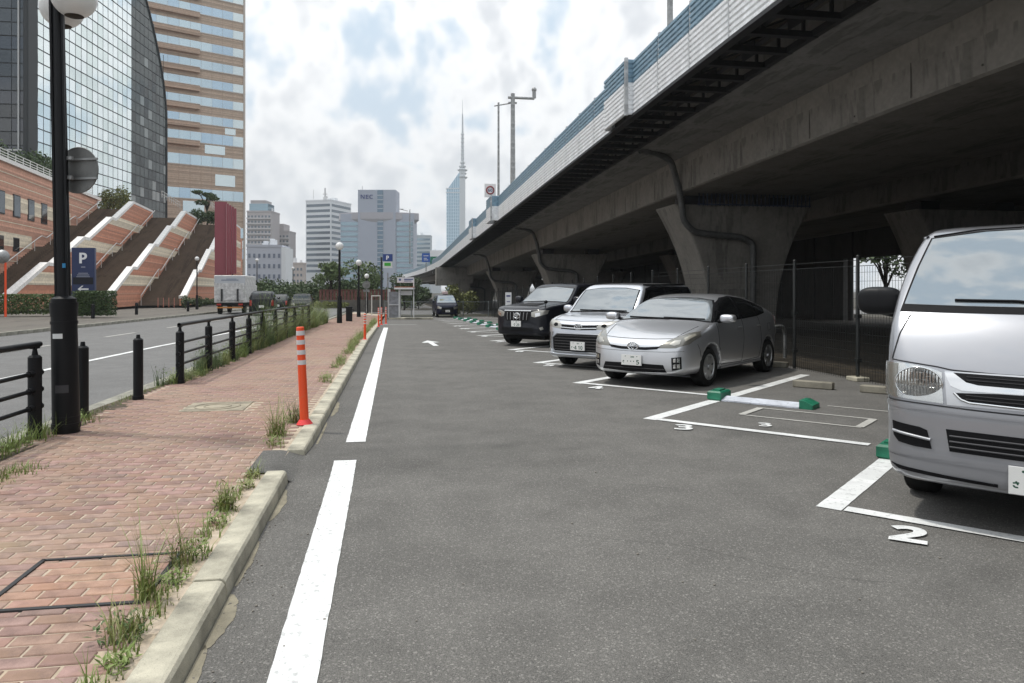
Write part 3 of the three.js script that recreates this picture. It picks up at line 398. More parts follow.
function makeCar(sp) {
  const { L, W, k = 0.1, cell = 0.035, kf = 0.06, kr = 0.04 } = sp, Hh = Math.max(...sp.side.map(p => p[1]));
  const side = chaikin(sp.side, 3), plan = chaikin([...sp.plan, ...[...sp.plan].reverse().map(p => [p[0], -p[1]])], 2), front = chaikin([...sp.front, ...[...sp.front].reverse().map(p => [-p[0], p[1]])], 2);
  const { wx, wr, wz = W / 2 - 0.13, ww = 0.2 } = sp;
  const cut = (x, y, z) => { let d = 1e9; for (const c of wx) d = Math.min(d, Math.max(Math.hypot(x - c, y - wr) - (wr + 0.055), (W / 2 - 0.30) - Math.abs(z))); return -d; };
  const comb = (a, b, c, x, y, z) => Math.max(smax(smax(a, c, k), b, k), cut(x, y, z));
  const sd = (x, y, z) => comb(polySD(side, x, y), polySD(plan, x, z), polySD(front, z, y), x, y, z);
  const warp = (x, z) => x + kf * z * z * clamp(1 - x / (L * 0.5)) - kr * z * z * clamp((x - L * 0.7) / (L * 0.3));
  const warpG = g => { const p = g.attributes.position, n = g.attributes.normal; for (let i = 0; i < p.count; i++) { const x = p.getX(i), z = p.getZ(i), e = 1e-3, fx = (warp(x + e, z) - warp(x - e, z)) / (2 * e), fz = (warp(x, z + e) - warp(x, z - e)) / (2 * e); p.setX(i, warp(x, z)); if (n) { const nx = n.getX(i) / fx, ny = n.getY(i), nz = n.getZ(i) - fz / fx * n.getX(i), l = Math.hypot(nx, ny, nz) || 1; n.setXYZ(i, nx / l, ny / l, nz / l); } } return g; };
  const norm = (x, y, z, e = 0.018) => { const n = new THREE.Vector3(sd(x + e, y, z) - sd(x - e, y, z), sd(x, y + e, z) - sd(x, y - e, z), sd(x, y, z + e) - sd(x, y, z - e)); return n.normalize(); };
  // surface nets
  const o = [-0.08, 0.05, -W / 2 - 0.08], nx = Math.ceil((L + 0.16) / cell), ny = Math.ceil((Hh + 0.1) / cell), nz = Math.ceil((W + 0.16) / cell);
  const X = i => o[0] + i * cell, Y = j => o[1] + j * cell, Z = l => o[2] + l * cell;
  const S = [], P = [], Fr = []; for (let i = 0; i <= nx; i++) { S.push([]); P.push([]); for (let j = 0; j <= ny; j++) S[i].push(polySD(side, X(i), Y(j))); for (let l = 0; l <= nz; l++) P[i].push(polySD(plan, X(i), Z(l))); } for (let l = 0; l <= nz; l++) { Fr.push([]); for (let j = 0; j <= ny; j++) Fr[l].push(polySD(front, Z(l), Y(j))); }
  const N1 = ny + 1, N2 = nz + 1, f = new Float32Array((nx + 1) * N1 * N2), id = (i, j, l) => (i * N1 + j) * N2 + l;
  for (let i = 0; i <= nx; i++) for (let j = 0; j <= ny; j++) for (let l = 0; l <= nz; l++) f[id(i, j, l)] = comb(S[i][j], P[i][l], Fr[l][j], X(i), Y(j), Z(l));
  const vi = new Int32Array(f.length).fill(-1), pos = [], idx = [];
  for (let i = 0; i < nx; i++) for (let j = 0; j < ny; j++) for (let l = 0; l < nz; l++) {
    let msk = 0; for (let c = 0; c < 8; c++) if (f[id(i + (c & 1), j + ((c >> 1) & 1), l + (c >> 2))] < 0) msk |= 1 << c; if (msk === 0 || msk === 255) continue;
    let sx = 0, sy = 0, sz = 0, n = 0; for (let c = 0; c < 8; c++) for (const b of [1, 2, 4]) { const e = c | b; if (e === c) continue; const f0 = f[id(i + (c & 1), j + ((c >> 1) & 1), l + (c >> 2))], f1 = f[id(i + (e & 1), j + ((e >> 1) & 1), l + (e >> 2))]; if ((f0 < 0) === (f1 < 0)) continue; const t = f0 / (f0 - f1); sx += (c & 1) + (b === 1 ? t : 0); sy += ((c >> 1) & 1) + (b === 2 ? t : 0); sz += (c >> 2) + (b === 4 ? t : 0); n++; }
    vi[id(i, j, l)] = pos.length / 3; pos.push(X(i) + sx / n * cell, Y(j) + sy / n * cell, Z(l) + sz / n * cell);
  }
  const quad = (a, b, c, d, fl) => { if (a < 0 || b < 0 || c < 0 || d < 0) return; fl ? idx.push(a, b, c, a, c, d) : idx.push(a, c, b, a, d, c); };
  for (let i = 1; i < nx; i++) for (let j = 1; j < ny; j++) for (let l = 1; l < nz; l++) {
    const a = f[id(i, j, l)] < 0;
    if (a !== (f[id(i + 1, j, l)] < 0)) quad(vi[id(i, j - 1, l - 1)], vi[id(i, j, l - 1)], vi[id(i, j, l)], vi[id(i, j - 1, l)], a);
    if (a !== (f[id(i, j + 1, l)] < 0)) quad(vi[id(i - 1, j, l - 1)], vi[id(i - 1, j, l)], vi[id(i, j, l)], vi[id(i, j, l - 1)], a);
    if (a !== (f[id(i, j, l + 1)] < 0)) quad(vi[id(i - 1, j - 1, l)], vi[id(i, j - 1, l)], vi[id(i, j, l)], vi[id(i - 1, j, l)], a);
  }
  const nn = []; for (let v = 0; v < pos.length; v += 3) { for (let t = 0; t < 2; t++) { const d = sd(pos[v], pos[v + 1], pos[v + 2]), n = norm(pos[v], pos[v + 1], pos[v + 2], 0.006); if (Math.abs(d) < cell) { pos[v] -= n.x * d * 0.9; pos[v + 1] -= n.y * d * 0.9; pos[v + 2] -= n.z * d * 0.9; } } const n = norm(pos[v], pos[v + 1], pos[v + 2]); nn.push(n.x, n.y, n.z); }
  const bg = new THREE.BufferGeometry(); bg.setAttribute('position', new THREE.Float32BufferAttribute(pos, 3)); bg.setAttribute('normal', new THREE.Float32BufferAttribute(nn, 3)); bg.setIndex(idx); warpG(bg);
  const g = thing(sp.name, sp.label, 'car', sp.F[0], sp.F[1], sp.y ?? gy(...sp.F), sp.turn); if (sp.group) g.userData.group = sp.group;
  raw('body', bg, sp.paint, g);
  // projection on to the shell
  const hit = (fn, t0, t1) => { let a = t0, n = 90; for (let i = 1; i <= n; i++) { const t = mix(t0, t1, i / n); if (fn(t) < 0) { let lo = a, hi = t; for (let q = 0; q < 18; q++) { const mid = (lo + hi) / 2; fn(mid) < 0 ? hi = mid : lo = mid; } return hi; } a = t; } return null; };
  const proj = { front: (z, y) => { const x = hit(x => sd(x, y, z), -0.1, L * 0.75); return x === null ? null : [x, y, z]; }, rear: (z, y) => { const x = hit(x => sd(x, y, z), L + 0.1, L * 0.3); return x === null ? null : [x, y, z]; }, left: (x, y) => { const z = hit(z => sd(x, y, z), W / 2 + 0.1, 0.05); return z === null ? null : [x, y, z]; }, right: (x, y) => { const z = hit(z => sd(x, y, z), -W / 2 - 0.1, -0.05); return z === null ? null : [x, y, z]; }, top: (x, z) => { const y = hit(y => sd(x, y, z), Hh + 0.1, 0.3); return y === null ? null : [x, y, z]; } };
  function patchG(outline, view, off = 0.005, lv = 3, skirt = 0.02, dome = 0) {
    let pts = []; outline.forEach((a, i) => { const b = outline[(i + 1) % outline.length], n = Math.max(1, Math.ceil(Math.hypot(b[0] - a[0], b[1] - a[1]) / 0.16)); for (let q = 0; q < n; q++) pts.push([mix(a[0], b[0], q / n), mix(a[1], b[1], q / n)]); });
    let tri = THREE.ShapeUtils.triangulateShape(pts.map(p => new THREE.Vector2(...p)), []).map(t => t.map(i => pts[i]));
    for (let q = 0; q < lv; q++) tri = tri.flatMap(([a, b, c]) => { const h = (u, v) => [(u[0] + v[0]) / 2, (u[1] + v[1]) / 2], ab = h(a, b), bc = h(b, c), ca = h(c, a); return [[a, ab, ca], [ab, b, bc], [ca, bc, c], [ab, bc, ca]]; });
    const cache = new Map(), P3 = [], NN = [], ix = [], ins = new Map();
    const vtx = p => { const key = p[0].toFixed(5) + ',' + p[1].toFixed(5); if (cache.has(key)) return cache.get(key); const h = proj[view](...p); let r = -1; if (h) { const n = norm(...h, 0.012); const dm = dome ? dome * Math.min(1, -polySD(outline, ...p) / 0.06) : 0; r = P3.length / 3; P3.push(h[0] + n.x * (off + dm), h[1] + n.y * (off + dm), h[2] + n.z * (off + dm)); NN.push(n.x, n.y, n.z); } cache.set(key, r); return r; };
    const flip = (() => 0)(); const ed = new Map();
    for (const t of tri) { const q = t.map(vtx); if (q.includes(-1)) continue; const A = new THREE.Vector3(...P3.slice(q[0] * 3, q[0] * 3 + 3)), B = new THREE.Vector3(...P3.slice(q[1] * 3, q[1] * 3 + 3)), C = new THREE.Vector3(...P3.slice(q[2] * 3, q[2] * 3 + 3)), N = new THREE.Vector3(...NN.slice(q[0] * 3, q[0] * 3 + 3)); const w = B.sub(A).cross(C.sub(A)).dot(N) >= 0 ? q : [q[0], q[2], q[1]]; ix.push(...w); for (let e = 0; e < 3; e++) { const a = w[e], b = w[(e + 1) % 3], kk = a < b ? a + '_' + b : b + '_' + a; ed.set(kk, ed.has(kk) ? null : [a, b]); } }
    if (skirt) for (const e of ed.values()) if (e) { const b0 = P3.length / 3; for (const v of e) { P3.push(P3[v * 3], P3[v * 3 + 1], P3[v * 3 + 2]); NN.push(NN[v * 3], NN[v * 3 + 1], NN[v * 3 + 2]); } for (const v of e) { P3.push(P3[v * 3] - NN[v * 3] * skirt, P3[v * 3 + 1] - NN[v * 3 + 1] * skirt, P3[v * 3 + 2] - NN[v * 3 + 2] * skirt); NN.push(NN[v * 3], NN[v * 3 + 1], NN[v * 3 + 2]); } ix.push(b0, b0 + 2, b0 + 1, b0 + 1, b0 + 2, b0 + 3); }
    const G_ = new THREE.BufferGeometry(); G_.setAttribute('position', new THREE.Float32BufferAttribute(P3, 3)); G_.setAttribute('normal', new THREE.Float32BufferAttribute(NN, 3)); G_.setIndex(ix); return warpG(G_);
  }
  const mirror = o => o.map(p => [-p[0], p[1]]);
  const car = {
    g, sd, warpG, proj, L, W,
    patch(name, mat, outline, view, o = {}) { const { off, lv, skirt, dome, parent = g, both } = o; const r = raw(name, patchG(outline, view, off, lv, skirt, dome), mat, parent); if (both) { if (view === 'front' || view === 'rear') raw(name, patchG(mirror(outline), view, off, lv, skirt, dome), mat, parent); else raw(name, patchG(outline, 'right', off, lv, skirt, dome), mat, parent); } return r; },
    line(name, mat, pts, view, r = 0.006, o = {}) { const seg = []; for (let i = 0; i + 1 < pts.length; i++) { const a = pts[i], b = pts[i + 1], n = Math.max(2, Math.ceil(Math.hypot(b[0] - a[0], b[1] - a[1]) / 0.05)); for (let q = i ? 1 : 0; q <= n; q++) seg.push([mix(a[0], b[0], q / n), mix(a[1], b[1], q / n)]); } for (const vw of o.both && (view === 'left') ? ['left', 'right'] : [view]) for (const s of o.both && (view === 'front' || view === 'rear') ? [1, -1] : [1]) { const q = seg.map(p => proj[vw](p[0] * (vw === 'front' || vw === 'rear' ? s : 1), p[1])).filter(Boolean).map(h => { const n = norm(...h); const d = o.off || 0; return [h[0] + n.x * d, h[1] + n.y * d, h[2] + n.z * d]; }); if (q.length > 1) raw(name, warpG(tube(q, r, 6, q.length * 2)), mat, o.parent || g); } },
    put(name, geo, mat, parent = g) { return mesh(name, geo, mat, parent); },
    plate(view, z, y, tx, h = 0.165) { const p = proj[view](z, y), x = p[0] + (view === 'front' ? -0.025 : 0.025); const b = bx(0.016, h, h * 2, x, y, z); const o = mesh('number_plate', b, M([0.8, 0.8, 0.79], { roughness: 0.4 }), g); const q = new THREE.PlaneGeometry(h * 2 - 0.006, h - 0.006); q.rotateY(view === 'front' ? -Math.PI / 2 : Math.PI / 2).translate(x + (view === 'front' ? -0.0115 : 0.0115), y, z); raw('plate_print', q, M([0.9, 0.9, 0.9], { map: tx, roughness: 0.4 }), o); return o; },
    emblem(z, y, r, rx = 1.35) { const p = proj.front(z, y), x = p[0] - 0.012; mesh('emblem', [new THREE.TorusGeometry(r, r * 0.16, 8, 32).scale(rx, 1, 1), new THREE.TorusGeometry(r * 0.55, r * 0.13, 8, 24).scale(rx * 1.25, 0.62, 1).translate(0, r * 0.36, 0), new THREE.TorusGeometry(r * 0.55, r * 0.13, 8, 24).scale(rx * 0.5, 1.45, 1)].map(q => q.rotateY(-Math.PI / 2).translate(x, y, z)), m.chrome, g); },
  };
  // wheels
  const tg = (() => { const p = [], w = ww / 2, r = wr; for (const [a, b] of [[r * 0.62, -w * 0.9], [r * 0.8, -w], [r * 0.93, -w * 0.97], [r * 0.99, -w * 0.78], [r, -w * 0.5], [r, w * 0.5], [r * 0.99, w * 0.78], [r * 0.93, w * 0.97], [r * 0.8, w], [r * 0.62, w * 0.9], [r * 0.6, 0]]) p.push(new THREE.Vector2(a, b)); return G(new THREE.LatheGeometry(p, 40).rotateX(Math.PI / 2), false); })();
  const rg = (() => { const q = [], n = sp.spokes || 7, R = wr * 0.63; q.push(new THREE.TorusGeometry(R, 0.018, 8, 36).translate(0, 0, ww * 0.40), cyl(wr * 0.13, wr * 0.16, 0.05, 0, 0, 0, 16).rotateX(Math.PI / 2).translate(0, 0, ww * 0.27)); for (let i = 0; i < n; i++) { const a = i / n * Math.PI * 2; q.push(ext([[-0.034, 0.03], [0.034, 0.03], [0.05, R], [-0.05, R]], 0.035, 0.008).translate(0, 0, ww * 0.24).rotateZ(a)); } return G(q); })();
  const dg = G(new THREE.CircleGeometry(wr * 0.62, 32).translate(0, 0, ww * 0.12));
  for (const x of wx) for (const s of [1, -1]) { const w = raw('wheel', tg, m.rubber, g); w.position.set(x, wr, s * wz); if (s < 0) w.rotation.y = Math.PI; raw('rim', rg, m.alloy, w); raw('brake_disc', dg, m.plastic, w); }
  const fl = mesh('underbody', bb(wx[0] - 0.5, wx[1] + 0.5, 0.2, 0.45, -W / 2 + 0.26, W / 2 - 0.26), m.plastic, g);
  return car;
}
function plateTex(draw, ink = '#1c4a38') { const c = document.createElement('canvas'); c.width = 256; c.height = 128; const x = c.getContext('2d'); x.fillStyle = '#e9e9e6'; x.fillRect(0, 0, 256, 128); x.fillStyle = ink; x.strokeStyle = ink; x.lineWidth = 7; draw(x); const t = new THREE.CanvasTexture(c); t.colorSpace = THREE.SRGBColorSpace; return t; }
const kana = (x, cx, cy, s) => { x.beginPath(); x.moveTo(cx - s, cy - s * 0.5); x.lineTo(cx + s * 0.9, cy - s * 0.75); x.moveTo(cx - s * 0.1, cy - s * 1.3); x.lineTo(cx + s * 0.55, cy + s * 0.15); x.moveTo(cx - s * 0.7, cy + s * 0.35); x.quadraticCurveTo(cx - s * 0.9, cy + s * 1.25, cx + s * 0.6, cy + s * 1.1); x.stroke(); };
const bolts = x => { for (const u of [52, 204]) { x.beginPath(); x.arc(u, 17, 6, 0, 7); x.fill(); } };
const paintSilver = M([0.63, 0.64, 0.665], { metalness: 0.75, roughness: 0.3, clearcoat: 1, clearcoatRoughness: 0.04 });
const paintPale = M([0.31, 0.316, 0.338], { metalness: 0.6, roughness: 0.32, clearcoat: 1, clearcoatRoughness: 0.05 });
const paintGrey = M([0.55, 0.57, 0.61], { metalness: 0.75, roughness: 0.3, clearcoat: 1, clearcoatRoughness: 0.04 });
const paintDark = M([0.005, 0.006, 0.011], { roughness: 0.4, clearcoat: 0.45, clearcoatRoughness: 0.03, specularIntensity: 0.4 });
const TURN = Math.atan2(sA[1], sA[0]);
const darkM = M([0.006, 0.006, 0.007], { roughness: 0.5, specularIntensity: 0.3, phys: true });
const seam = M([0.02, 0.02, 0.022], { roughness: 0.8 });

{ // --- silver van, nearest
  const c = makeCar({ name: 'silver_van', label: 'large silver delivery van at the right edge, its front half in the picture', F: [3.84, 3.84], turn: TURN, L: 4.72, W: 1.70, paint: paintPale, k: 0.09, cell: 0.026, kf: 0.10, wx: [1.05, 3.62], wr: 0.335, spokes: 6,
    side: [[0.16, 0.26], [0.0, 0.29], [-0.015, 0.42], [0.0, 0.62], [0.01, 0.80], [0.06, 0.95], [0.13, 1.10], [0.25, 1.30], [0.36, 1.42], [0.55, 1.60], [0.98, 1.96], [1.12, 2.03], [1.5, 2.075], [3.0, 2.09], [4.5, 2.06], [4.68, 1.9], [4.72, 1.2], [4.7, 0.4], [4.5, 0.26]],
    plan: [[0.0, 0], [0.0, 0.6], [0.06, 0.76], [0.25, 0.845], [0.8, 0.865], [2.5, 0.865], [4.4, 0.86], [4.68, 0.82], [4.72, 0.6], [4.72, 0]],
    front: [[0, 0.24], [0.72, 0.24], [0.83, 0.32], [0.86, 0.55], [0.865, 0.9], [0.85, 1.3], [0.80, 1.7], [0.735, 1.98], [0.66, 2.08], [0, 2.10]] });
  const wsO = [[-0.765, 1.40], [-0.5, 1.395], [0, 1.39], [0.5, 1.395], [0.765, 1.40], [0.72, 1.72], [0.675, 1.945], [0.4, 1.985], [0, 1.995], [-0.4, 1.985], [-0.675, 1.945], [-0.72, 1.72]];
  c.patch('windscreen_seal', m.plastic, wsO, 'front', { off: 0.003 });
  const glass = c.patch('windscreen', m.cglass, [[-0.745, 1.45], [-0.4, 1.44], [0, 1.435], [0.4, 1.44], [0.745, 1.45], [0.705, 1.72], [0.663, 1.932], [0.35, 1.972], [0, 1.98], [-0.35, 1.972], [-0.663, 1.932], [-0.705, 1.72]], 'front', { off: 0.008, lv: 4 });
  for (const s of [[0.12, -0.46], [0.6, 0.05]]) { c.line('wiper', m.plastic, [[s[0], 1.43], [s[0] - 0.25, 1.465], [s[1], 1.47]], 'front', 0.009, { off: 0.016 }); }
  c.g.scale.z = 1.09;
  c.line('bonnet_seam', seam, [[-0.70, 1.375], [-0.745, 1.25], [-0.775, 1.08]], 'front', 0.004, { both: 1, off: 0.002 });
  c.line('bonnet_seam', seam, [[-0.775, 1.075], [-0.52, 1.045], [-0.44, 1.03], [-0.2, 1.02], [0.2, 1.02], [0.44, 1.03], [0.52, 1.045], [0.775, 1.075]], 'front', 0.005);
  // headlamps
  for (const s of [1, -1]) {
    const f = o => s > 0 ? o.map(p => [-p[0], p[1]]) : o; const hl = f([[-0.815, 1.055], [-0.70, 1.055], [-0.56, 1.035], [-0.49, 1.01], [-0.475, 0.815], [-0.6, 0.822], [-0.74, 0.828], [-0.815, 0.835]]);
    const base = c.patch('headlamp', m.lampfacet, hl, 'front', { off: 0.004 }); c.patch('indicator', M([0.26, 0.25, 0.22], { roughness: 0.25, metalness: 0.5 }), f([[-0.81, 1.05], [-0.735, 1.05], [-0.735, 0.833], [-0.81, 0.838]]), 'front', { off: 0.008, parent: base });
    const p = c.proj.front(s * 0.605, 0.935); const bowl = new THREE.LatheGeometry([[0.001, 0.03], [0.03, 0.029], [0.06, 0.023], [0.085, 0.015], [0.10, 0.008], [0.108, 0.0]].map(q => new THREE.Vector2(...q)), 32).rotateZ(Math.PI / 2).scale(1, 0.99, 1.2).translate(p[0] - 0.008, 0.932, s * 0.612); mesh('reflector', c.warpG(bowl), m.lampfacet, base); mesh('reflector_ring', c.warpG(flat(new THREE.TorusGeometry(0.104, 0.004, 8, 40).rotateY(Math.PI / 2).scale(1, 1.03, 1.25).translate(p[0] - 0.010, 0.932, s * 0.612))), m.chrome, base);
    c.patch('headlamp_lens', m.lens, hl, 'front', { off: 0.013, dome: 0.02, skirt: 0.014, parent: base });
  }
  // grille: two dark slots with a bright winged bar between
  c.patch('grille_panel', M([0.52, 0.53, 0.55], { metalness: 0.6, roughness: 0.3, clearcoat: 1 }), [[-0.475, 1.02], [0.475, 1.02], [0.455, 0.81], [-0.455, 0.81]], 'front', { off: 0.006 });
  const up = [[-0.43, 1.012], [0, 1.008], [0.43, 1.012], [0.36, 0.955], [0.3, 0.942], [0, 0.936], [-0.3, 0.942], [-0.36, 0.955]]; c.patch('upper_grille', darkM, up, 'front', { off: 0.010 });
  c.patch('lower_grille', darkM, [[-0.42, 0.888], [-0.2, 0.902], [0, 0.904], [0.2, 0.902], [0.42, 0.888], [0.36, 0.838], [0, 0.826], [-0.36, 0.838]], 'front', { off: 0.010 });
  for (const y of [0.965, 0.985]) c.line('grille_slat', seam, [[-0.36, y + 0.005], [0, y], [0.36, y + 0.005]], 'front', 0.004, { off: 0.012 }); for (const y of [0.85, 0.872]) c.line('grille_slat', seam, [[-0.36, y + 0.005], [0, y], [0.36, y + 0.005]], 'front', 0.004, { off: 0.012 });
  c.patch('chrome_bar', m.chrome, [[-0.475, 1.01], [-0.43, 1.012], [-0.36, 0.957], [-0.3, 0.944], [0, 0.938], [0.3, 0.944], [0.36, 0.957], [0.43, 1.012], [0.475, 1.01], [0.44, 0.93], [0.38, 0.905], [0.2, 0.906], [0, 0.908], [-0.2, 0.906], [-0.38, 0.905], [-0.44, 0.93]], 'front', { off: 0.010, dome: 0.02 });
  c.line('chrome_bar', m.chrome, [[-0.42, 0.888], [-0.385, 0.85], [-0.34, 0.834], [0, 0.822], [0.34, 0.834], [0.385, 0.85], [0.42, 0.888]], 'front', 0.008, { off: 0.012 });
  c.emblem(0, 0.92, 0.052);
  // bumper
  c.line('bumper_seam', seam, [[-0.84, 0.812], [-0.6, 0.803], [-0.3, 0.79], [0, 0.785], [0.3, 0.79], [0.6, 0.803], [0.84, 0.812]], 'front', 0.005);
  c.patch('bumper_lip', paintPale, [[-0.82, 0.80], [-0.4, 0.786], [0, 0.778], [0.4, 0.786], [0.82, 0.80], [0.82, 0.765], [0.4, 0.75], [0, 0.742], [-0.4, 0.75], [-0.82, 0.765]], 'front', { off: 0.004, dome: 0.016, skirt: 0.03 });
  c.patch('bumper_lip', paintPale, [[-0.80, 0.50], [-0.5, 0.482], [0, 0.47], [0.5, 0.482], [0.80, 0.50], [0.80, 0.44], [0, 0.425], [-0.80, 0.44]], 'front', { off: 0.003, dome: 0.018, skirt: 0.03 });
  const fog = [[-0.76, 0.665], [-0.60, 0.648], [-0.56, 0.632], [-0.535, 0.515], [-0.63, 0.518], [-0.72, 0.532], [-0.752, 0.57]]; c.patch('fog_slot', darkM, fog, 'front', { off: 0.006, both: 1 }); c.line('fog_slat', M([0.4, 0.41, 0.43], { roughness: 0.4, metalness: 0.5 }), [[-0.75, 0.602], [-0.54, 0.575]], 'front', 0.010, { off: 0.012, both: 1 });
  const ink = [[-0.46, 0.655], [0, 0.648], [0.46, 0.655], [0.44, 0.515], [0, 0.508], [-0.44, 0.515]]; c.patch('air_intake', darkM, ink, 'front', { off: 0.006 }); for (const y of [0.545, 0.58, 0.615]) c.line('intake_slat', M([0.05, 0.05, 0.055], { roughness: 0.5 }), [[-0.44, y], [0, y - 0.004], [0.44, y]], 'front', 0.006, { off: 0.012 });
  const slit = [[-0.77, 0.378], [-0.5, 0.360], [-0.2, 0.348], [-0.2, 0.330], [-0.5, 0.338], [-0.72, 0.352]]; c.patch('lower_slit', darkM, slit, 'front', { off: 0.006, both: 1 });
  c.plate('front', 0.02, 0.395, plateTex(x => { bolts(x); kana(x, 26, 82, 12); x.font = 'bold 34px sans-serif'; x.fillText('500', 120, 34); x.font = 'bold 84px sans-serif'; x.fillText('5', 62, 116); x.fillText('8', 112, 116); x.fillText('-', 156, 112); x.fillText('2', 194, 116); }), 0.168);
  // sides
  for (const [nm, o] of [['side_window', [[0.78, 1.30], [1.02, 1.60], [1.2, 1.78], [1.55, 1.80], [1.55, 1.28]]], ['side_window', [[1.72, 1.28], [1.72, 1.80], [2.9, 1.82], [2.9, 1.28]]], ['side_window', [[3.05, 1.28], [3.05, 1.82], [4.35, 1.78], [4.4, 1.3]]]]) c.patch(nm, m.darkglass, o, 'left', { both: 1, off: 0.004 });
  c.line('door_seam', seam, [[0.66, 1.2], [0.62, 0.7], [0.66, 0.36], [1.6, 0.36], [1.63, 1.0], [1.63, 1.86]], 'left', 0.005, { both: 1 });
  c.line('rain_gutter', paintPale, [[1.0, 1.95], [1.3, 1.965], [4.4, 1.965]], 'left', 0.014, { both: 1 });
  for (const s of [-1, 1]) { const mm = c.put('mirror', [pod(24, 16).scale(0.075, 0.105, 0.14).translate(0.66, 1.47, s * 0.94), bar([0.7, 1.44, s * 0.83], [0.68, 1.43, s * 0.92], 0.022)], m.black); mesh('mirror_arm', bar([0.72, 1.35, s * 0.8], [0.68, 1.39, s * 0.95], 0.022), m.black, mm); }
  c.line('roof_trim', m.plastic, [[-0.66, 1.955], [-0.4, 1.995], [0, 2.005], [0.4, 1.995], [0.66, 1.955]], 'front', 0.007, { off: 0.003 });
}
{ // --- silver hatchback
  const c = makeCar({ name: 'silver_hatchback', label: 'silver hybrid hatchback with sloping bonnet parked beside the empty bay 3', F: [3.80, 11.28], turn: TURN, L: 4.3, W: 1.75, paint: paintSilver, k: 0.13, cell: 0.032, kf: 0.13, kr: 0.06, wx: [0.87, 3.46], wr: 0.315, spokes: 7,
    side: [[0.14, 0.19], [-0.01, 0.22], [-0.02, 0.34], [0.0, 0.52], [0.03, 0.66], [0.10, 0.74], [0.30, 0.835], [0.62, 0.93], [0.92, 1.01], [1.08, 1.06], [1.45, 1.30], [1.80, 1.45], [2.15, 1.515], [2.5, 1.505], [3.0, 1.42], [3.5, 1.28], [3.98, 1.12], [4.18, 1.07], [4.27, 0.9], [4.3, 0.6], [4.22, 0.3], [4.05, 0.22]],
    plan: [[-0.02, 0], [-0.01, 0.45], [0.06, 0.68], [0.25, 0.82], [0.7, 0.885], [1.5, 0.90], [2.8, 0.90], [3.6, 0.865], [4.1, 0.78], [4.28, 0.55], [4.3, 0]],
    front: [[0, 0.17], [0.74, 0.17], [0.85, 0.24], [0.885, 0.42], [0.895, 0.65], [0.885, 0.85], [0.84, 1.0], [0.74, 1.22], [0.64, 1.40], [0.52, 1.49], [0.3, 1.525], [0, 1.53]] });
  const ws = [[-0.80, 1.015], [-0.5, 1.045], [0, 1.055], [0.5, 1.045], [0.80, 1.015], [0.74, 1.14], [0.66, 1.29], [0.58, 1.375], [0.3, 1.412], [0, 1.42], [-0.3, 1.412], [-0.58, 1.375], [-0.66, 1.29], [-0.74, 1.14]];
  c.patch('windscreen_seal', m.plastic, ws, 'front', { off: 0.004 }); c.patch('windscreen', m.cglass, ws.map(p => [p[0] * 0.965, mix(1.22, p[1], 0.93)]), 'front', { off: 0.009, lv: 4 });
  for (const s of [[0.10, -0.62], [0.68, 0.0]]) c.line('wiper', m.plastic, [[s[0], 1.055], [s[1], 1.07]], 'front', 0.011, { off: 0.018 });
  c.line('bonnet_seam', seam, [[-0.70, 0.965], [-0.62, 0.86], [-0.57, 0.79], [-0.3, 0.775], [0, 0.77], [0.3, 0.775], [0.57, 0.79], [0.62, 0.86], [0.70, 0.965]], 'front', 0.005);
  for (const s of [1, -1]) { const f = o => s > 0 ? o : o.map(p => [-p[0], p[1]]); const hl = f([[0.38, 0.64], [0.46, 0.72], [0.57, 0.80], [0.70, 0.87], [0.80, 0.895], [0.83, 0.82], [0.78, 0.71], [0.64, 0.648]]); const b = c.patch('headlamp', M([0.17, 0.165, 0.145], { roughness: 0.35, metalness: 0.4, clearcoat: 1, clearcoatRoughness: 0.03 }), hl, 'front', { off: 0.004 }); c.patch('reflector', m.lampsilver, f([[0.55, 0.70], [0.60, 0.76], [0.68, 0.77], [0.68, 0.71], [0.62, 0.685]]), 'front', { off: 0.010, dome: 0.02, parent: b }); c.patch('indicator', M([0.42, 0.40, 0.34], { roughness: 0.25, metalness: 0.4 }), f([[0.70, 0.80], [0.78, 0.86], [0.80, 0.83], [0.74, 0.75]]), 'front', { off: 0.010, parent: b });
    const fo = f([[0.59, 0.50], [0.71, 0.515], [0.715, 0.33], [0.60, 0.30]]); const fb = c.patch('fog_lamp', darkM, fo, 'front', { off: 0.005 }); for (const y of [0.46, 0.37]) { c.patch('fog_bulb', m.chrome, f([[0.615, y + 0.025], [0.645, y + 0.035], [0.645, y - 0.03], [0.615, y - 0.03]]), 'front', { off: 0.012, lv: 1, parent: fb }); c.patch('fog_bulb', m.chrome, f([[0.66, y + 0.035], [0.695, y + 0.04], [0.695, y - 0.03], [0.66, y - 0.03]]), 'front', { off: 0.012, lv: 1, parent: fb }); } }
  c.patch('grille', darkM, [[-0.43, 0.668], [-0.2, 0.648], [0, 0.645], [0.2, 0.648], [0.43, 0.668], [0.38, 0.625], [0.2, 0.605], [-0.2, 0.605], [-0.38, 0.625]], 'front', { off: 0.006 });
  c.patch('air_intake', darkM, [[-0.48, 0.385], [0, 0.395], [0.48, 0.385], [0.53, 0.27], [0, 0.255], [-0.53, 0.27]], 'front', { off: 0.006 }); c.line('intake_slat', seam, [[-0.5, 0.315], [0.5, 0.315]], 'front', 0.008, { off: 0.01 }); c.line('bumper_seam', seam, [[-0.74, 0.60], [-0.5, 0.585], [0, 0.578], [0.5, 0.585], [0.74, 0.60]], 'front', 0.003);
  c.patch('bumper_lip', paintSilver, [[-0.72, 0.25], [-0.4, 0.235], [0.4, 0.235], [0.72, 0.25], [0.72, 0.215], [-0.72, 0.215]], 'front', { off: 0.003, dome: 0.02 });
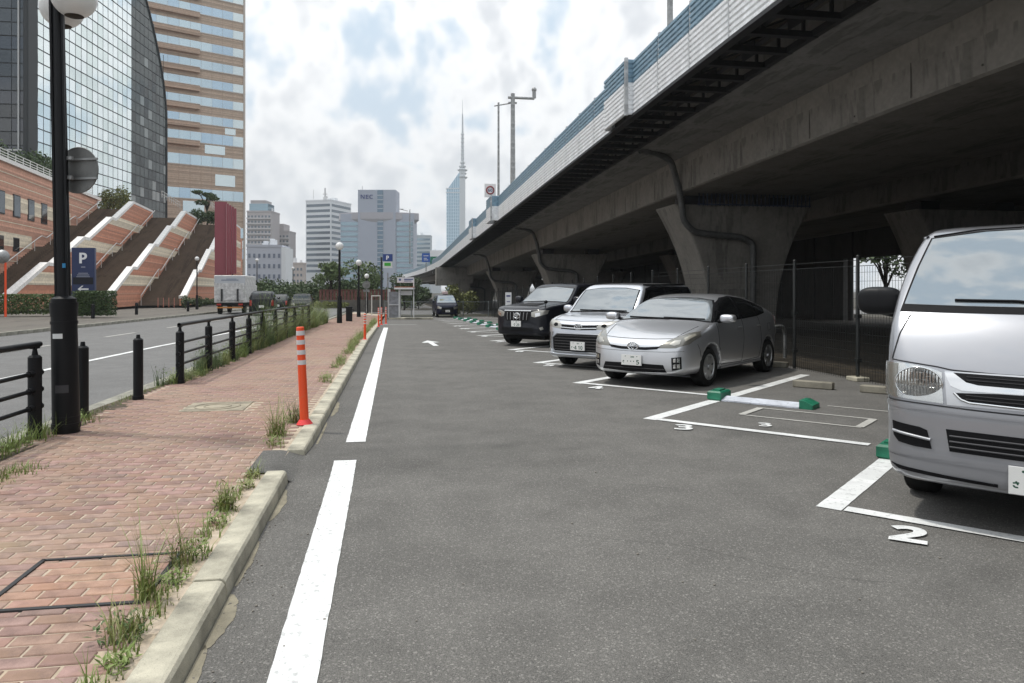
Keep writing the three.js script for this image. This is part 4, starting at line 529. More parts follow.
  c.g.scale.set(1.04, 1, 1.08); c.emblem(0, 0.66, 0.062); c.plate('front', 0, 0.44, plateTex(x => { bolts(x); x.font = 'bold 30px sans-serif'; x.fillText('300', 118, 34); kana(x, 28, 84, 11); x.font = 'bold 80px sans-serif'; x.fillText('·', 70, 108); x.fillText('·', 112, 108); x.fillText('·', 150, 108); x.fillText('5', 192, 116); }));
  const sw = [[1.04, 1.02], [1.30, 1.19], [1.55, 1.325], [1.85, 1.415], [2.25, 1.445], [2.7, 1.405], [3.15, 1.31], [3.45, 1.215], [3.40, 1.12], [3.0, 1.075], [2.2, 1.04]]; c.patch('window_surround', m.plastic, sw, 'left', { both: 1, off: 0.003 });
  for (const o of [[[1.10, 1.035], [1.33, 1.185], [1.40, 1.21], [1.40, 1.035]], [[1.45, 1.035], [1.45, 1.24], [1.6, 1.32], [1.87, 1.395], [2.17, 1.42], [2.17, 1.05]], [[2.27, 1.055], [2.27, 1.42], [2.7, 1.385], [2.95, 1.335], [2.95, 1.09]], [[3.0, 1.095], [3.0, 1.32], [3.4, 1.21], [3.36, 1.135]]]) c.patch('side_window', m.darkglass, o, 'left', { both: 1, off: 0.007 });
  c.line('door_seam', seam, [[1.13, 1.0], [1.16, 0.7], [1.2, 0.33], [2.15, 0.31], [2.22, 0.7], [2.22, 1.04]], 'left', 0.005, { both: 1 }); c.line('door_seam', seam, [[2.22, 0.31], [2.95, 0.33], [3.06, 0.6], [3.02, 0.85], [3.0, 1.06]], 'left', 0.005, { both: 1 });
  c.line('bumper_seam', seam, [[0.40, 0.70], [0.47, 0.60], [0.50, 0.50]], 'left', 0.004, { both: 1 }); c.line('fuel_flap', seam, [[3.42, 0.92], [3.58, 0.93], [3.59, 0.80], [3.43, 0.79], [3.42, 0.92]], 'left', 0.003, { both: 1 });
  for (const x of [2.0, 2.85]) c.line('door_handle', paintSilver, [[x - 0.09, 0.90], [x + 0.09, 0.905]], 'left', 0.016, { both: 1, off: 0.02 });
  c.line('sill_trim', paintSilver, [[1.25, 0.27], [3.05, 0.27]], 'left', 0.03, { both: 1 });
  for (const s of [-1, 1]) { const mm = c.put('mirror', pod(24, 16).scale(0.09, 0.07, 0.12).translate(1.20, 1.085, s * 1.0), paintSilver); mesh('mirror_arm', bar([1.22, 1.03, s * 0.84], [1.2, 1.06, s * 0.95], 0.03), m.plastic, mm); }
  c.patch('tail_lamp', M([0.35, 0.02, 0.02], { roughness: 0.2 }), [[3.92, 1.06], [4.2, 0.95], [4.24, 0.72], [4.12, 0.74], [4.05, 0.9]], 'left', { both: 1, off: 0.006 });
}
{ // --- grey box minicar
  const c = makeCar({ name: 'box_minicar', label: 'tall pale grey box-shaped minicar with a wide dark mesh grille and dark roof pillars', F: [3.62, 14.0], turn: TURN, L: 3.72, W: 1.68, paint: paintGrey, k: 0.09, cell: 0.034, kf: 0.09, wx: [0.74, 3.22], wr: 0.29, spokes: 8,
    side: [[0.12, 0.20], [0.0, 0.22], [-0.03, 0.4], [-0.02, 0.62], [0.02, 0.83], [0.08, 0.93], [0.35, 1.02], [0.72, 1.07], [0.84, 1.10], [1.15, 1.42], [1.38, 1.62], [1.6, 1.69], [2.2, 1.72], [3.4, 1.70], [3.6, 1.62], [3.68, 1.1], [3.72, 0.6], [3.66, 0.28], [3.5, 0.2]],
    plan: [[-0.03, 0], [-0.03, 0.55], [0.04, 0.75], [0.25, 0.84], [0.8, 0.86], [3.2, 0.86], [3.6, 0.82], [3.72, 0.6], [3.72, 0]],
    front: [[0, 0.18], [0.72, 0.18], [0.82, 0.24], [0.855, 0.5], [0.86, 0.85], [0.835, 1.08], [0.78, 1.4], [0.70, 1.62], [0.60, 1.72], [0, 1.75]] });
  const ws = [[-0.735, 1.085], [0, 1.105], [0.735, 1.085], [0.70, 1.35], [0.655, 1.55], [0.3, 1.595], [0, 1.60], [-0.3, 1.595], [-0.655, 1.55], [-0.70, 1.35]]; c.patch('windscreen_seal', m.plastic, ws, 'front', { off: 0.004 }); c.patch('windscreen', m.cglass, ws.map(p => [p[0] * 0.96, mix(1.38, p[1], 0.93)]), 'front', { off: 0.009, lv: 4 });
  for (const s of [[0.1, -0.5], [0.6, 0]]) c.line('wiper', m.plastic, [[s[0], 1.12], [s[1], 1.13]], 'front', 0.011, { off: 0.018 });
  c.line('bonnet_seam', seam, [[-0.68, 1.05], [-0.66, 0.955], [0, 0.935], [0.66, 0.955], [0.68, 1.05]], 'front', 0.005);
  for (const s of [1, -1]) { const f = o => s > 0 ? o : o.map(p => [-p[0], p[1]]); const hl = f([[0.40, 0.865], [0.42, 0.785], [0.60, 0.80], [0.78, 0.85], [0.79, 0.965], [0.62, 0.945], [0.5, 0.925]]); const b = c.patch('headlamp', m.lampsilver, hl, 'front', { off: 0.005 }); c.patch('reflector', darkM, f([[0.5, 0.84], [0.58, 0.825], [0.62, 0.86], [0.58, 0.9], [0.52, 0.89]]), 'front', { off: 0.009, dome: 0.01, lv: 2, parent: b }); c.patch('fog_slot', darkM, f([[0.70, 0.70], [0.77, 0.74], [0.77, 0.45], [0.72, 0.40]]), 'front', { off: 0.006 }); c.line('corner_trim', m.chrome, f([[0.62, 0.72], [0.665, 0.55], [0.665, 0.38], [0.62, 0.30]]), 'front', 0.012, { off: 0.008 }); }
  c.patch('upper_grille', darkM, [[-0.41, 0.87], [0, 0.865], [0.41, 0.87], [0.41, 0.78], [0, 0.765], [-0.41, 0.78]], 'front', { off: 0.006 }); for (const y of [0.862, 0.80]) c.line('chrome_bar', m.chrome, [[-0.42, y + 0.01], [0, y - 0.005], [0.42, y + 0.01]], 'front', 0.014, { off: 0.01 });
  const gr = [[-0.50, 0.69], [0.50, 0.69], [0.62, 0.60], [0.60, 0.38], [0.56, 0.335], [-0.56, 0.335], [-0.60, 0.38], [-0.62, 0.60]]; c.patch('lower_grille', darkM, gr, 'front', { off: 0.006 }); for (let i = 0; i < 6; i++) c.line('grille_slat', M([0.035, 0.035, 0.037], { roughness: 0.4 }), [[-0.56, 0.38 + i * 0.055], [0.56, 0.38 + i * 0.055]], 'front', 0.006, { off: 0.01 }); c.line('grille_rim', M([0.3, 0.31, 0.33], { roughness: 0.35, metalness: 0.5 }), [...gr, gr[0]], 'front', 0.012, { off: 0.008 });
  c.line('bumper_lip', paintGrey, [[-0.70, 0.30], [-0.5, 0.285], [0.5, 0.285], [0.70, 0.30]], 'front', 0.014, { off: 0.008 });
  c.emblem(0, 0.832, 0.062); c.plate('front', 0.02, 0.46, plateTex(x => { bolts(x); x.font = 'bold 30px sans-serif'; x.fillText('501', 118, 34); kana(x, 28, 84, 11); x.font = 'bold 80px sans-serif'; x.fillText('·4 10', 50, 116); }));
  c.patch('window_band', m.plastic, [[0.98, 1.10], [1.18, 1.36], [1.42, 1.58], [1.7, 1.63], [3.45, 1.62], [3.5, 1.1], [2.2, 1.06]], 'left', { both: 1, off: 0.003 });
  for (const o of [[[1.12, 1.12], [1.26, 1.36], [1.33, 1.42], [1.33, 1.11]], [[1.40, 1.11], [1.40, 1.50], [1.5, 1.57], [2.16, 1.59], [2.16, 1.1]], [[2.28, 1.1], [2.28, 1.59], [2.95, 1.58], [2.95, 1.1]], [[3.03, 1.12], [3.03, 1.57], [3.38, 1.56], [3.4, 1.14]]]) c.patch('side_window', m.darkglass, o, 'left', { both: 1, off: 0.007 });
  c.line('door_seam', seam, [[1.12, 1.08], [1.14, 0.6], [1.2, 0.3], [2.2, 0.3], [2.22, 1.1]], 'left', 0.005, { both: 1 }); c.line('roof_rail', m.plastic, [[1.4, 1.645], [3.4, 1.665]], 'left', 0.016, { both: 1, off: 0.012 });
  for (const s of [-1, 1]) { const mm = c.put('mirror', pod(20, 12).scale(0.08, 0.075, 0.11).translate(1.1, 1.16, s * 0.95), paintGrey); mesh('mirror_arm', bar([1.1, 1.1, s * 0.8], [1.1, 1.13, s * 0.92], 0.025), m.plastic, mm); }
}
{ // --- dark off-roader
  const c = makeCar({ name: 'dark_off_roader', label: 'big black off-road car with upright slatted grille and bright headlamps', F: [3.42, 19.85], turn: TURN, L: 4.7, W: 1.87, paint: paintDark, k: 0.1, cell: 0.042, kf: 0.09, wx: [0.9, 3.68], wr: 0.38, ww: 0.25, spokes: 6,
    side: [[0.16, 0.30], [0.0, 0.36], [-0.03, 0.5], [0.0, 0.62], [0.02, 0.95], [0.08, 1.08], [0.35, 1.15], [1.0, 1.21], [1.28, 1.25], [1.6, 1.5], [1.95, 1.76], [2.2, 1.82], [3.0, 1.85], [4.3, 1.80], [4.52, 1.7], [4.65, 1.2], [4.7, 0.7], [4.65, 0.4], [4.4, 0.32]],
    plan: [[-0.03, 0], [-0.02, 0.55], [0.08, 0.78], [0.3, 0.92], [0.9, 0.95], [3.8, 0.95], [4.5, 0.88], [4.7, 0.65], [4.7, 0]],
    front: [[0, 0.27], [0.80, 0.27], [0.93, 0.4], [0.945, 0.7], [0.94, 1.0], [0.90, 1.2], [0.82, 1.5], [0.735, 1.74], [0.62, 1.84], [0, 1.88]] });
  const ws = [[-0.80, 1.245], [0, 1.275], [0.80, 1.245], [0.745, 1.5], [0.69, 1.66], [0, 1.725], [-0.69, 1.66], [-0.745, 1.5]]; c.patch('windscreen_seal', m.plastic, ws, 'front', { off: 0.004 }); c.patch('windscreen', m.cglass, ws.map(p => [p[0] * 0.96, mix(1.5, p[1], 0.93)]), 'front', { off: 0.009 });
  c.patch('bonnet', paintDark, [[0.16, -0.60], [0.16, 0.60], [0.6, 0.66], [1.18, 0.70], [1.18, -0.70], [0.6, -0.66]], 'top', { off: 0.006 });
  c.patch('bonnet_scoop', darkM, [[0.5, -0.32], [0.5, 0.32], [0.95, 0.26], [0.95, -0.26]], 'top', { off: 0.02, dome: 0.02 });
  for (const s of [1, -1]) { const f = o => s > 0 ? o : o.map(p => [-p[0], p[1]]); const hl = f([[0.46, 0.99], [0.48, 0.87], [0.58, 0.85], [0.70, 0.88], [0.86, 0.95], [0.87, 1.05], [0.66, 1.04]]); const b = c.patch('headlamp', m.lampsilver, hl, 'front', { off: 0.006 }); c.patch('reflector', m.chrome, f([[0.58, 0.96], [0.72, 0.98], [0.72, 0.9], [0.6, 0.86]]), 'front', { off: 0.012, dome: 0.015, parent: b }); c.patch('fog_lamp', m.lampsilver, f([[0.70, 0.56], [0.77, 0.59], [0.79, 0.52], [0.73, 0.49]]), 'front', { off: 0.008, dome: 0.01, lv: 2 }); }
  c.patch('grille', darkM, [[-0.44, 1.0], [0.44, 1.0], [0.42, 0.80], [0.36, 0.74], [-0.36, 0.74], [-0.42, 0.80]], 'front', { off: 0.006 }); for (let i = -3; i <= 3; i++) c.line('grille_slat', m.alloy, [[i * 0.115, 0.98], [i * 0.11, 0.77]], 'front', 0.009, { off: 0.012 }); c.line('chrome_bar', m.chrome, [[-0.46, 1.02], [0.46, 1.02]], 'front', 0.02, { off: 0.01 });
  c.patch('air_intake', darkM, [[-0.55, 0.56], [0.55, 0.56], [0.52, 0.45], [-0.52, 0.45]], 'front', { off: 0.006 }); c.emblem(0, 0.885, 0.075); c.plate('front', 0, 0.66, plateTex(x => { bolts(x); x.font = 'bold 30px sans-serif'; x.fillText('300', 118, 34); x.font = 'bold 80px sans-serif'; x.fillText('·7 20', 50, 116); }));
  c.patch('window_band', m.darkglass, [[1.35, 1.26], [1.66, 1.48], [1.98, 1.70], [4.2, 1.70], [4.35, 1.26]], 'left', { both: 1, off: 0.005 });
  c.line('door_seam', seam, [[1.4, 1.24], [1.4, 0.6], [1.5, 0.42], [2.5, 0.42], [2.55, 1.25]], 'left', 0.005, { both: 1 });
  for (const s of [-1, 1]) { const mm = c.put('mirror', pod(20, 12).scale(0.09, 0.11, 0.12).translate(1.45, 1.32, s * 1.03), paintDark); mesh('mirror_arm', bar([1.45, 1.25, s * 0.88], [1.45, 1.28, s * 1.0], 0.03), m.plastic, mm); }
  c.g.scale.y = 0.96; c.put('fender_mirror', [bar([0.32, 1.1, 0.74], [0.32, 1.27, 0.76], 0.012), sph(0.05, 0.32, 1.28, 0.76, 8)], m.plastic);
}
// small simple saloon used for the cars farther off
function farCar(name, label, X, D, turn, paint, o = {}) {
  const Hh = o.H || 1.5, L = o.L || 4.3, W = o.W || 1.7, van = o.van, b = Hh * 0.62;
  const c = makeCar({ name, label, F: [X, D], turn, L, W, paint, k: 0.1, cell: 0.07, kf: 0.08, wx: [0.8, L - 0.75], wr: 0.31, spokes: 6,
    side: van ? [[0.1, 0.2], [0, 0.25], [-0.02, 0.6], [0.06, b * 0.82], [0.75, b], [1.35, Hh * 0.93], [1.7, Hh], [L - 0.3, Hh * 0.98], [L - 0.06, b], [L, 0.5], [L - 0.1, 0.22]] : [[0.1, 0.2], [0, 0.25], [-0.02, 0.6], [0.06, b * 0.82], [1.05, b], [1.65, Hh * 0.95], [2.0, Hh], [L - 1.3, Hh * 0.98], [L - 0.25, b * 1.1], [L, 0.65], [L - 0.1, 0.22]],
    plan: [[-0.02, 0], [0, W * 0.3], [0.1, W * 0.42], [0.4, W * 0.5], [L - 0.5, W * 0.5], [L - 0.06, W * 0.44], [L, W * 0.3], [L, 0]],
    front: [[0, 0.18], [W * 0.43, 0.18], [W * 0.5, 0.35], [W * 0.505, b * 0.9], [W * 0.47, b * 1.05], [W * 0.38, Hh * 0.95], [W * 0.3, Hh], [0, Hh * 1.01]] });
  const y0 = b * 1.03, y1 = Hh * 0.94; c.patch('windscreen', o.tint ? m.darkglass : m.cglass, [[-W * 0.42, y0], [W * 0.42, y0], [W * 0.345, y1], [-W * 0.345, y1]], 'front', { off: 0.01, lv: 2 });
  c.patch('rear_window', m.darkglass, [[-W * 0.38, y0 + 0.02], [W * 0.38, y0 + 0.02], [W * 0.33, y1 - 0.02], [-W * 0.33, y1 - 0.02]], 'rear', { off: 0.01, lv: 2 });
  const xs = van ? 1.05 : 1.35, xe = van ? L - 0.4 : L - 0.95; c.patch('side_window', m.darkglass, [[xs, y0], [xs + 0.45, y1 - 0.04], [(xs + xe) / 2 - 0.05, y1], [(xs + xe) / 2 - 0.05, y0]], 'left', { both: 1, off: 0.01, lv: 2 }); c.patch('side_window', m.darkglass, [[(xs + xe) / 2 + 0.05, y0], [(xs + xe) / 2 + 0.05, y1], [xe - 0.1, y1 - 0.06], [xe, y0]], 'left', { both: 1, off: 0.01, lv: 2 });
  for (const s of [1, -1]) { const f = q => q.map(p => [p[0] * s, p[1]]); c.patch('headlamp', m.lampsilver, f([[W * 0.26, b * 0.72], [W * 0.44, b * 0.78], [W * 0.44, b * 0.62], [W * 0.28, b * 0.58]]), 'front', { off: 0.01, lv: 2 }); c.patch('tail_lamp', M([0.3, 0.015, 0.015], { roughness: 0.25 }), f([[W * 0.36, b * 1.0], [W * 0.44, b * 1.0], [W * 0.44, b * 0.65], [W * 0.36, b * 0.65]]), 'rear', { off: 0.01, lv: 2 }); c.put('mirror', new THREE.SphereGeometry(1, 12, 8).scale(0.07, 0.08, 0.1).translate(van ? 1.15 : 1.45, y0 + 0.08, s * W * 0.56), paint); }
  c.patch('grille', darkM, [[-W * 0.24, b * 0.66], [W * 0.24, b * 0.66], [W * 0.26, b * 0.36], [-W * 0.26, b * 0.36]], 'front', { off: 0.008, lv: 2 });
  c.plate('front', 0, b * 0.45, FARPLATE); c.plate('rear', 0, b * 0.6, FARPLATE); return c;
}
const FARPLATE = plateTex(x => { bolts(x); x.font = 'bold 80px sans-serif'; x.fillText('·· 31', 40, 112); });
const paintNight = M([0.008, 0.009, 0.013], { roughness: 0.45, clearcoat: 0.12, clearcoatRoughness: 0.04, specularIntensity: 0.25 });
farCar('parked_hatchback', 'dark car mostly hidden behind the bonnet of the black off-roader', 4.05, 23.6, TURN, paintNight, { H: 1.5, L: 4.0 });
m.taxiBlue = M([0.006, 0.008, 0.022], { roughness: 0.4, clearcoat: 0.12, specularIntensity: 0.25 });
{ // taxi facing the camera at the end of the lot
  const c = farCar('taxi', 'dark blue taxi with a roof lamp, facing forward at the far end', 4.3, 55, Math.PI / 2 + 0.03, m.taxiBlue, { H: 1.72, L: 4.35, W: 1.7, van: true });
  c.put('roof_lamp', bevelBox(0.18, 0.22, 0.42, 0.03).translate(1.85, 1.71, 0), M([0.65, 0.5, 0.5], { roughness: 0.4 })); c.patch('bonnet', m.taxiBlue, [[0.15, -0.55], [0.15, 0.55], [0.7, 0.6], [0.7, -0.6]], 'top', { off: 0.008, lv: 2 });
  c.put('fare_sign', bx(0.02, 0.16, 0.3, 0.98, 1.25, -0.35), M([0.6, 0.5, 0.08], { roughness: 0.5 }));
}
// traffic on the road
farCar('black_minivan', 'black minivan seen from behind, driving away beside the white truck', -8.95, 56.6, -Math.PI / 2 + 0.1, paintNight, { H: 1.72, L: 4.5, W: 1.75, van: true });
farCar('dark_saloon', 'dark car just ahead of the black minivan, half hidden by it', -9.1, 66, -Math.PI / 2 + 0.06, paintNight, { H: 1.5, L: 4.4 });
farCar('oncoming_car', 'dark oncoming car on the road, to the right of the minivan', -6.9, 60.5, Math.PI / 2 + 0.05, paintNight, { H: 1.5, L: 4.2, tint: 1 });
{ // box truck seen from behind
  const o = thing('box_truck', 'white box truck with a folded tail lift parked at the far kerb', 'truck', -11.45, 56.6, gy(-10.5, 60), 0.02); const wm = M([0.90, 0.91, 0.91], { map: T.rust, roughness: 0.5 }), gm = M([0.75, 0.76, 0.77], { map: T.rust, roughness: 0.5 });
  mesh('cargo_box', bevelBox(2.2, 2.0, 4.6, 0.03).translate(0, 0.85, -2.4), wm, o); mesh('tail_lift', bx(2.0, 1.25, 0.06, 0, 1.65, -0.03), gm, o); mesh('upper_door', bx(2.1, 0.62, 0.04, 0, 2.48, -0.06), M([0.45, 0.47, 0.5], { roughness: 0.5 }), o);
  mesh('faded_logo', [bx(1.2, 0.1, 0.01, 0, 2.5, -0.035), bx(0.7, 0.14, 0.01, 0.1, 2.55, -0.033)], M([0.27, 0.3, 0.36]), o);
  for (const x of [-0.55, 0.55]) { mesh('lift_arm', bx(0.12, 0.9, 0.12, x, 1.4, 0.04), m.steelDark, o); } mesh('under_frame', bx(1.9, 0.22, 4.4, 0, 0.72, -2.3), m.plastic, o); for (const x of [-0.75, 0.75]) { const l = mesh('tail_lamp', bx(0.3, 0.12, 0.06, x, 0.72, 0.0), M([0.4, 0.03, 0.02]), o); } mesh('bumper', bx(1.8, 0.1, 0.08, 0, 0.5, -0.05), M([0.5, 0.2, 0.05]), o);
  for (const z of [-0.95, -4.6]) for (const x of [-0.85, 0.85]) mesh('wheel', cyl(0.36, 0.36, 0.24, 0, -0.12, 0, 20).rotateZ(Math.PI / 2).translate(x, 0.36, z), m.rubber, o); mesh('cab', bevelBox(1.9, 1.75, 1.5, 0.1).translate(0, 0.45, -5.6), wm, o);
}
// ---------- street furniture along the pavement ----------
const railM = m.black;
{ // bollards and rail fence
  const postG = G([cyl(0.062, 0.062, 0.80, 0, 0, 0, 20), cyl(0.072, 0.072, 0.05, 0, 0, 0, 20), cyl(0.045, 0.062, 0.02, 0, 0.80, 0, 20), cyl(0.022, 0.03, 0.05, 0, 0.82, 0, 12)]);
  const bollard = (X, D, label) => { const o = raw('bollard', postG, railM); o.position.set(X, gy(X, D) + WALK_Y, -D); tag(o, label, 'bollard', 'black bollards at the road side of the pavement'); };
  bollard(-3.51, 9.3, 'black steel bollard standing right behind the thick lamp post'); bollard(-3.33, 10.65, 'lone black steel bollard between the lamp post and the long rail fence');
  function railFence(label, ds, over0, over1, xo = 0) {
    const o = thing('rail_fence', label, 'railing'); const X = D => -3.3 + xo + drift(D), y = D => gy(X(D), D) + WALK_Y;
    for (const D of ds) { const p = raw('post', postG, railM, o); p.position.set(X(D), y(D), -D); mesh('rail_saddle', [cyl(0.02, 0.02, 0.07, 0, 0.84, 0, 10), bx(0.05, 0.03, 0.11, 0, 0.9, 0)], railM, o).position.set(X(D), y(D), -D); for (const h of [0.30, 0.47, 0.64]) mesh('rail_clamp', bar([0, h, -0.13], [0, h, 0.13], 0.032, 10), railM, o).position.set(X(D), y(D), -D); }
    const a = ds[0] - over0, b = ds[ds.length - 1] + over1, pts = [a, ...ds, b]; for (const [h, r] of [[0.925, 0.03], [0.64, 0.021], [0.47, 0.021], [0.30, 0.021]]) mesh(h > 0.9 ? 'top_rail' : 'rail', tube((h > 0.9 ? pts : ds).map(D => [X(D), y(D) + h, -D]), r, 10, pts.length * 2), railM, o);
  }
  railFence('black tubular rail fence cut off by the left edge, ending at the lamp post', [2.1, 4.1, 6.1, 8.05], 0.2, 0.1, -0.19);
  railFence('long black tubular rail fence running along the pavement into the distance', [12.35, 14.15, 16.1, 17.85, 19.6, 21.6, 23.6, 25.6, 27.6, 29.6], 0.05, 0.1);
}
{ // thick black lamp post with globes, and the back of a round road sign on it
  const o = thing('lamp_post', 'tall black street lamp with white globes and a thick ringed base, nearest lamp', 'street lamp', -3.29, 8.3, WALK_Y);
  o.rotation.z = 0.018;
  mesh('base', [cyl(0.118, 0.128, 1.38, 0, 0, 0, 32), cyl(0.136, 0.136, 0.05, 0, 0.05, 0, 32), cyl(0.13, 0.13, 0.03, 0, 0.14, 0, 32), cyl(0.131, 0.124, 0.14, 0, 1.2, 0, 32), cyl(0.127, 0.127, 0.03, 0, 1.12, 0, 32), cyl(0.07, 0.118, 0.03, 0, 1.38, 0, 32)], railM, o);
  mesh('pole', cyl(0.055, 0.07, 3.5, 0, 1.38, 0, 24), railM, o); mesh('pole_rib', [bx(0.02, 3.4, 0.02, 0.055, 3.1, 0.045), bx(0.02, 3.4, 0.02, -0.055, 3.1, 0.045)], railM, o);
  mesh('sticker', new THREE.CylinderGeometry(0.1285, 0.1285, 0.05, 12, 1, true, 0, 0.8).rotateY(-0.55).translate(0, 1.0, 0), M([0.6, 0.62, 0.62]), o); mesh('sticker', bx(0.03, 0.045, 0.01, 0.035, 1.72, 0.066), M([0.03, 0.2, 0.4]), o);
  mesh('sticker', new THREE.CylinderGeometry(0.1285, 0.1285, 0.08, 12, 1, true, 0, 1.0).rotateY(-0.4).translate(0, 0.46, 0), M([0.05, 0.05, 0.055], { roughness: 0.9 }), o);
  mesh('cross_arm', [bx(0.9, 0.06, 0.06, 0, 4.72, 0), bx(0.16, 0.12, 0.12, 0, 4.72, 0)], railM, o);
  for (const [x, z] of [[0.2, 0.12], [-0.04, -0.2]]) { const gl = mesh('globe', new THREE.SphereGeometry(0.215, 40, 24).translate(x, 4.46, z), m.globe, o); mesh('globe_cap', new THREE.SphereGeometry(0.218, 24, 6, 0, 7, Math.PI - 0.42, 0.42).translate(x, 4.46, z), M([0.16, 0.155, 0.15], { map: T.soil }), gl); mesh('globe_neck', cyl(0.05, 0.05, 0.1, x, 4.66, z, 12), railM, gl); }
  const s = thing('road_sign', 'round road sign seen from its grey back, clamped to the nearest lamp post', 'road sign', -3.29, 8.3, WALK_Y, -0.35);
  mesh('disc', new THREE.CylinderGeometry(0.235, 0.235, 0.012, 48).rotateX(Math.PI / 2).translate(0.06, 2.72, -0.09), m.signBack, s); mesh('disc_rim', new THREE.TorusGeometry(0.235, 0.009, 8, 48).translate(0.06, 2.72, -0.09), m.signBack, s);
  for (const y of [2.63, 2.83]) mesh('clamp_bar', [bx(0.36, 0.022, 0.02, 0.12, y, -0.075), bx(0.16, 0.035, 0.03, 0.0, y, 0.01)], m.galv, s);
}
{ // flexible orange delineator posts
  const P = thing('delineator_post', 'tall orange delineator post with four pale bands standing on the near kerb', 'delineator', -0.91, 8.35, 0.087); P.rotation.z = 0.045; P.userData.group = 'orange delineator posts on the kerb';
  mesh('post', cyl(0.042, 0.048, 1.02, 0, 0.03, 0, 24), m.orange, P); mesh('foot', [cyl(0.055, 0.088, 0.05, 0, 0, 0, 24)], M([0.75, 0.05, 0.05], { roughness: 0.5 }), P); mesh('cap', cyl(0.036, 0.043, 0.012, 0, 1.05, 0, 24), m.orange, P);
  for (const y of [0.65, 0.76, 0.87, 0.97]) mesh('reflective_band', cyl(0.0455, 0.0460, 0.05, 0, y, 0, 24), m.reflect, P);
  const sp = [[22.2, -0.70, 0.72, 'second nearest orange delineator post on the kerb'], [33, -0.45, 0.78, 'third orange delineator post near the far end of the kerb'], [35.6, -0.35, 0.78, 'fourth orange delineator post near the far end of the kerb'], [37.2, -0.15, 0.78, 'farthest orange delineator post at the end of the kerb']];
  for (const [D, X, s, l] of sp) { const o = dup(P, X, D, gy(X, D) + 0.087, 0, l, undefined, [0.8, s, 0.8]); o.rotation.z = 0; }
}
// smaller globe lamps farther along
function farLamp(label, X, D, h, globes = 1) {
  const o = thing('lamp_post', label, 'street lamp', X, D, gy(X, D) + 0.08); o.userData.group = 'black globe lamps along the street';
  mesh('base', cyl(0.1, 0.13, 1.3, 0, 0, 0, 14), railM, o); mesh('pole', cyl(0.05, 0.06, h - 1.3, 0, 1.3, 0, 12), railM, o);
  if (globes === 1) mesh('globe', sph(0.19, 0.0, h + 0.15, 0, 10), m.globe, o); else for (const x of [-0.3, 0.3]) mesh('globe', sph(0.22, x, h + 0.1, 0, 10), m.globe, o);
  if (globes > 1) mesh('cross_arm', bx(0.7, 0.05, 0.05, 0, h - 0.12, 0), railM, o);
}
farLamp('black globe lamp on the brick pavement beyond the rail fence', -2.35, 36.5, 3.55, 1); farLamp('second black globe lamp on the pavement, in front of the office block trees', -1.9, 48, 3.3, 1); farLamp('small far globe lamp just left of the parking sign', -1.75, 60, 2.8);
farLamp('black globe lamp across the road in front of the brick stairs', ...bear(197, 66), 4.4); farLamp('far black globe lamp across the road right of the white truck', ...bear(257, 84), 5.1); farLamp('distant globe lamp between the two white towers', ...bear(293, 96), 4.6);
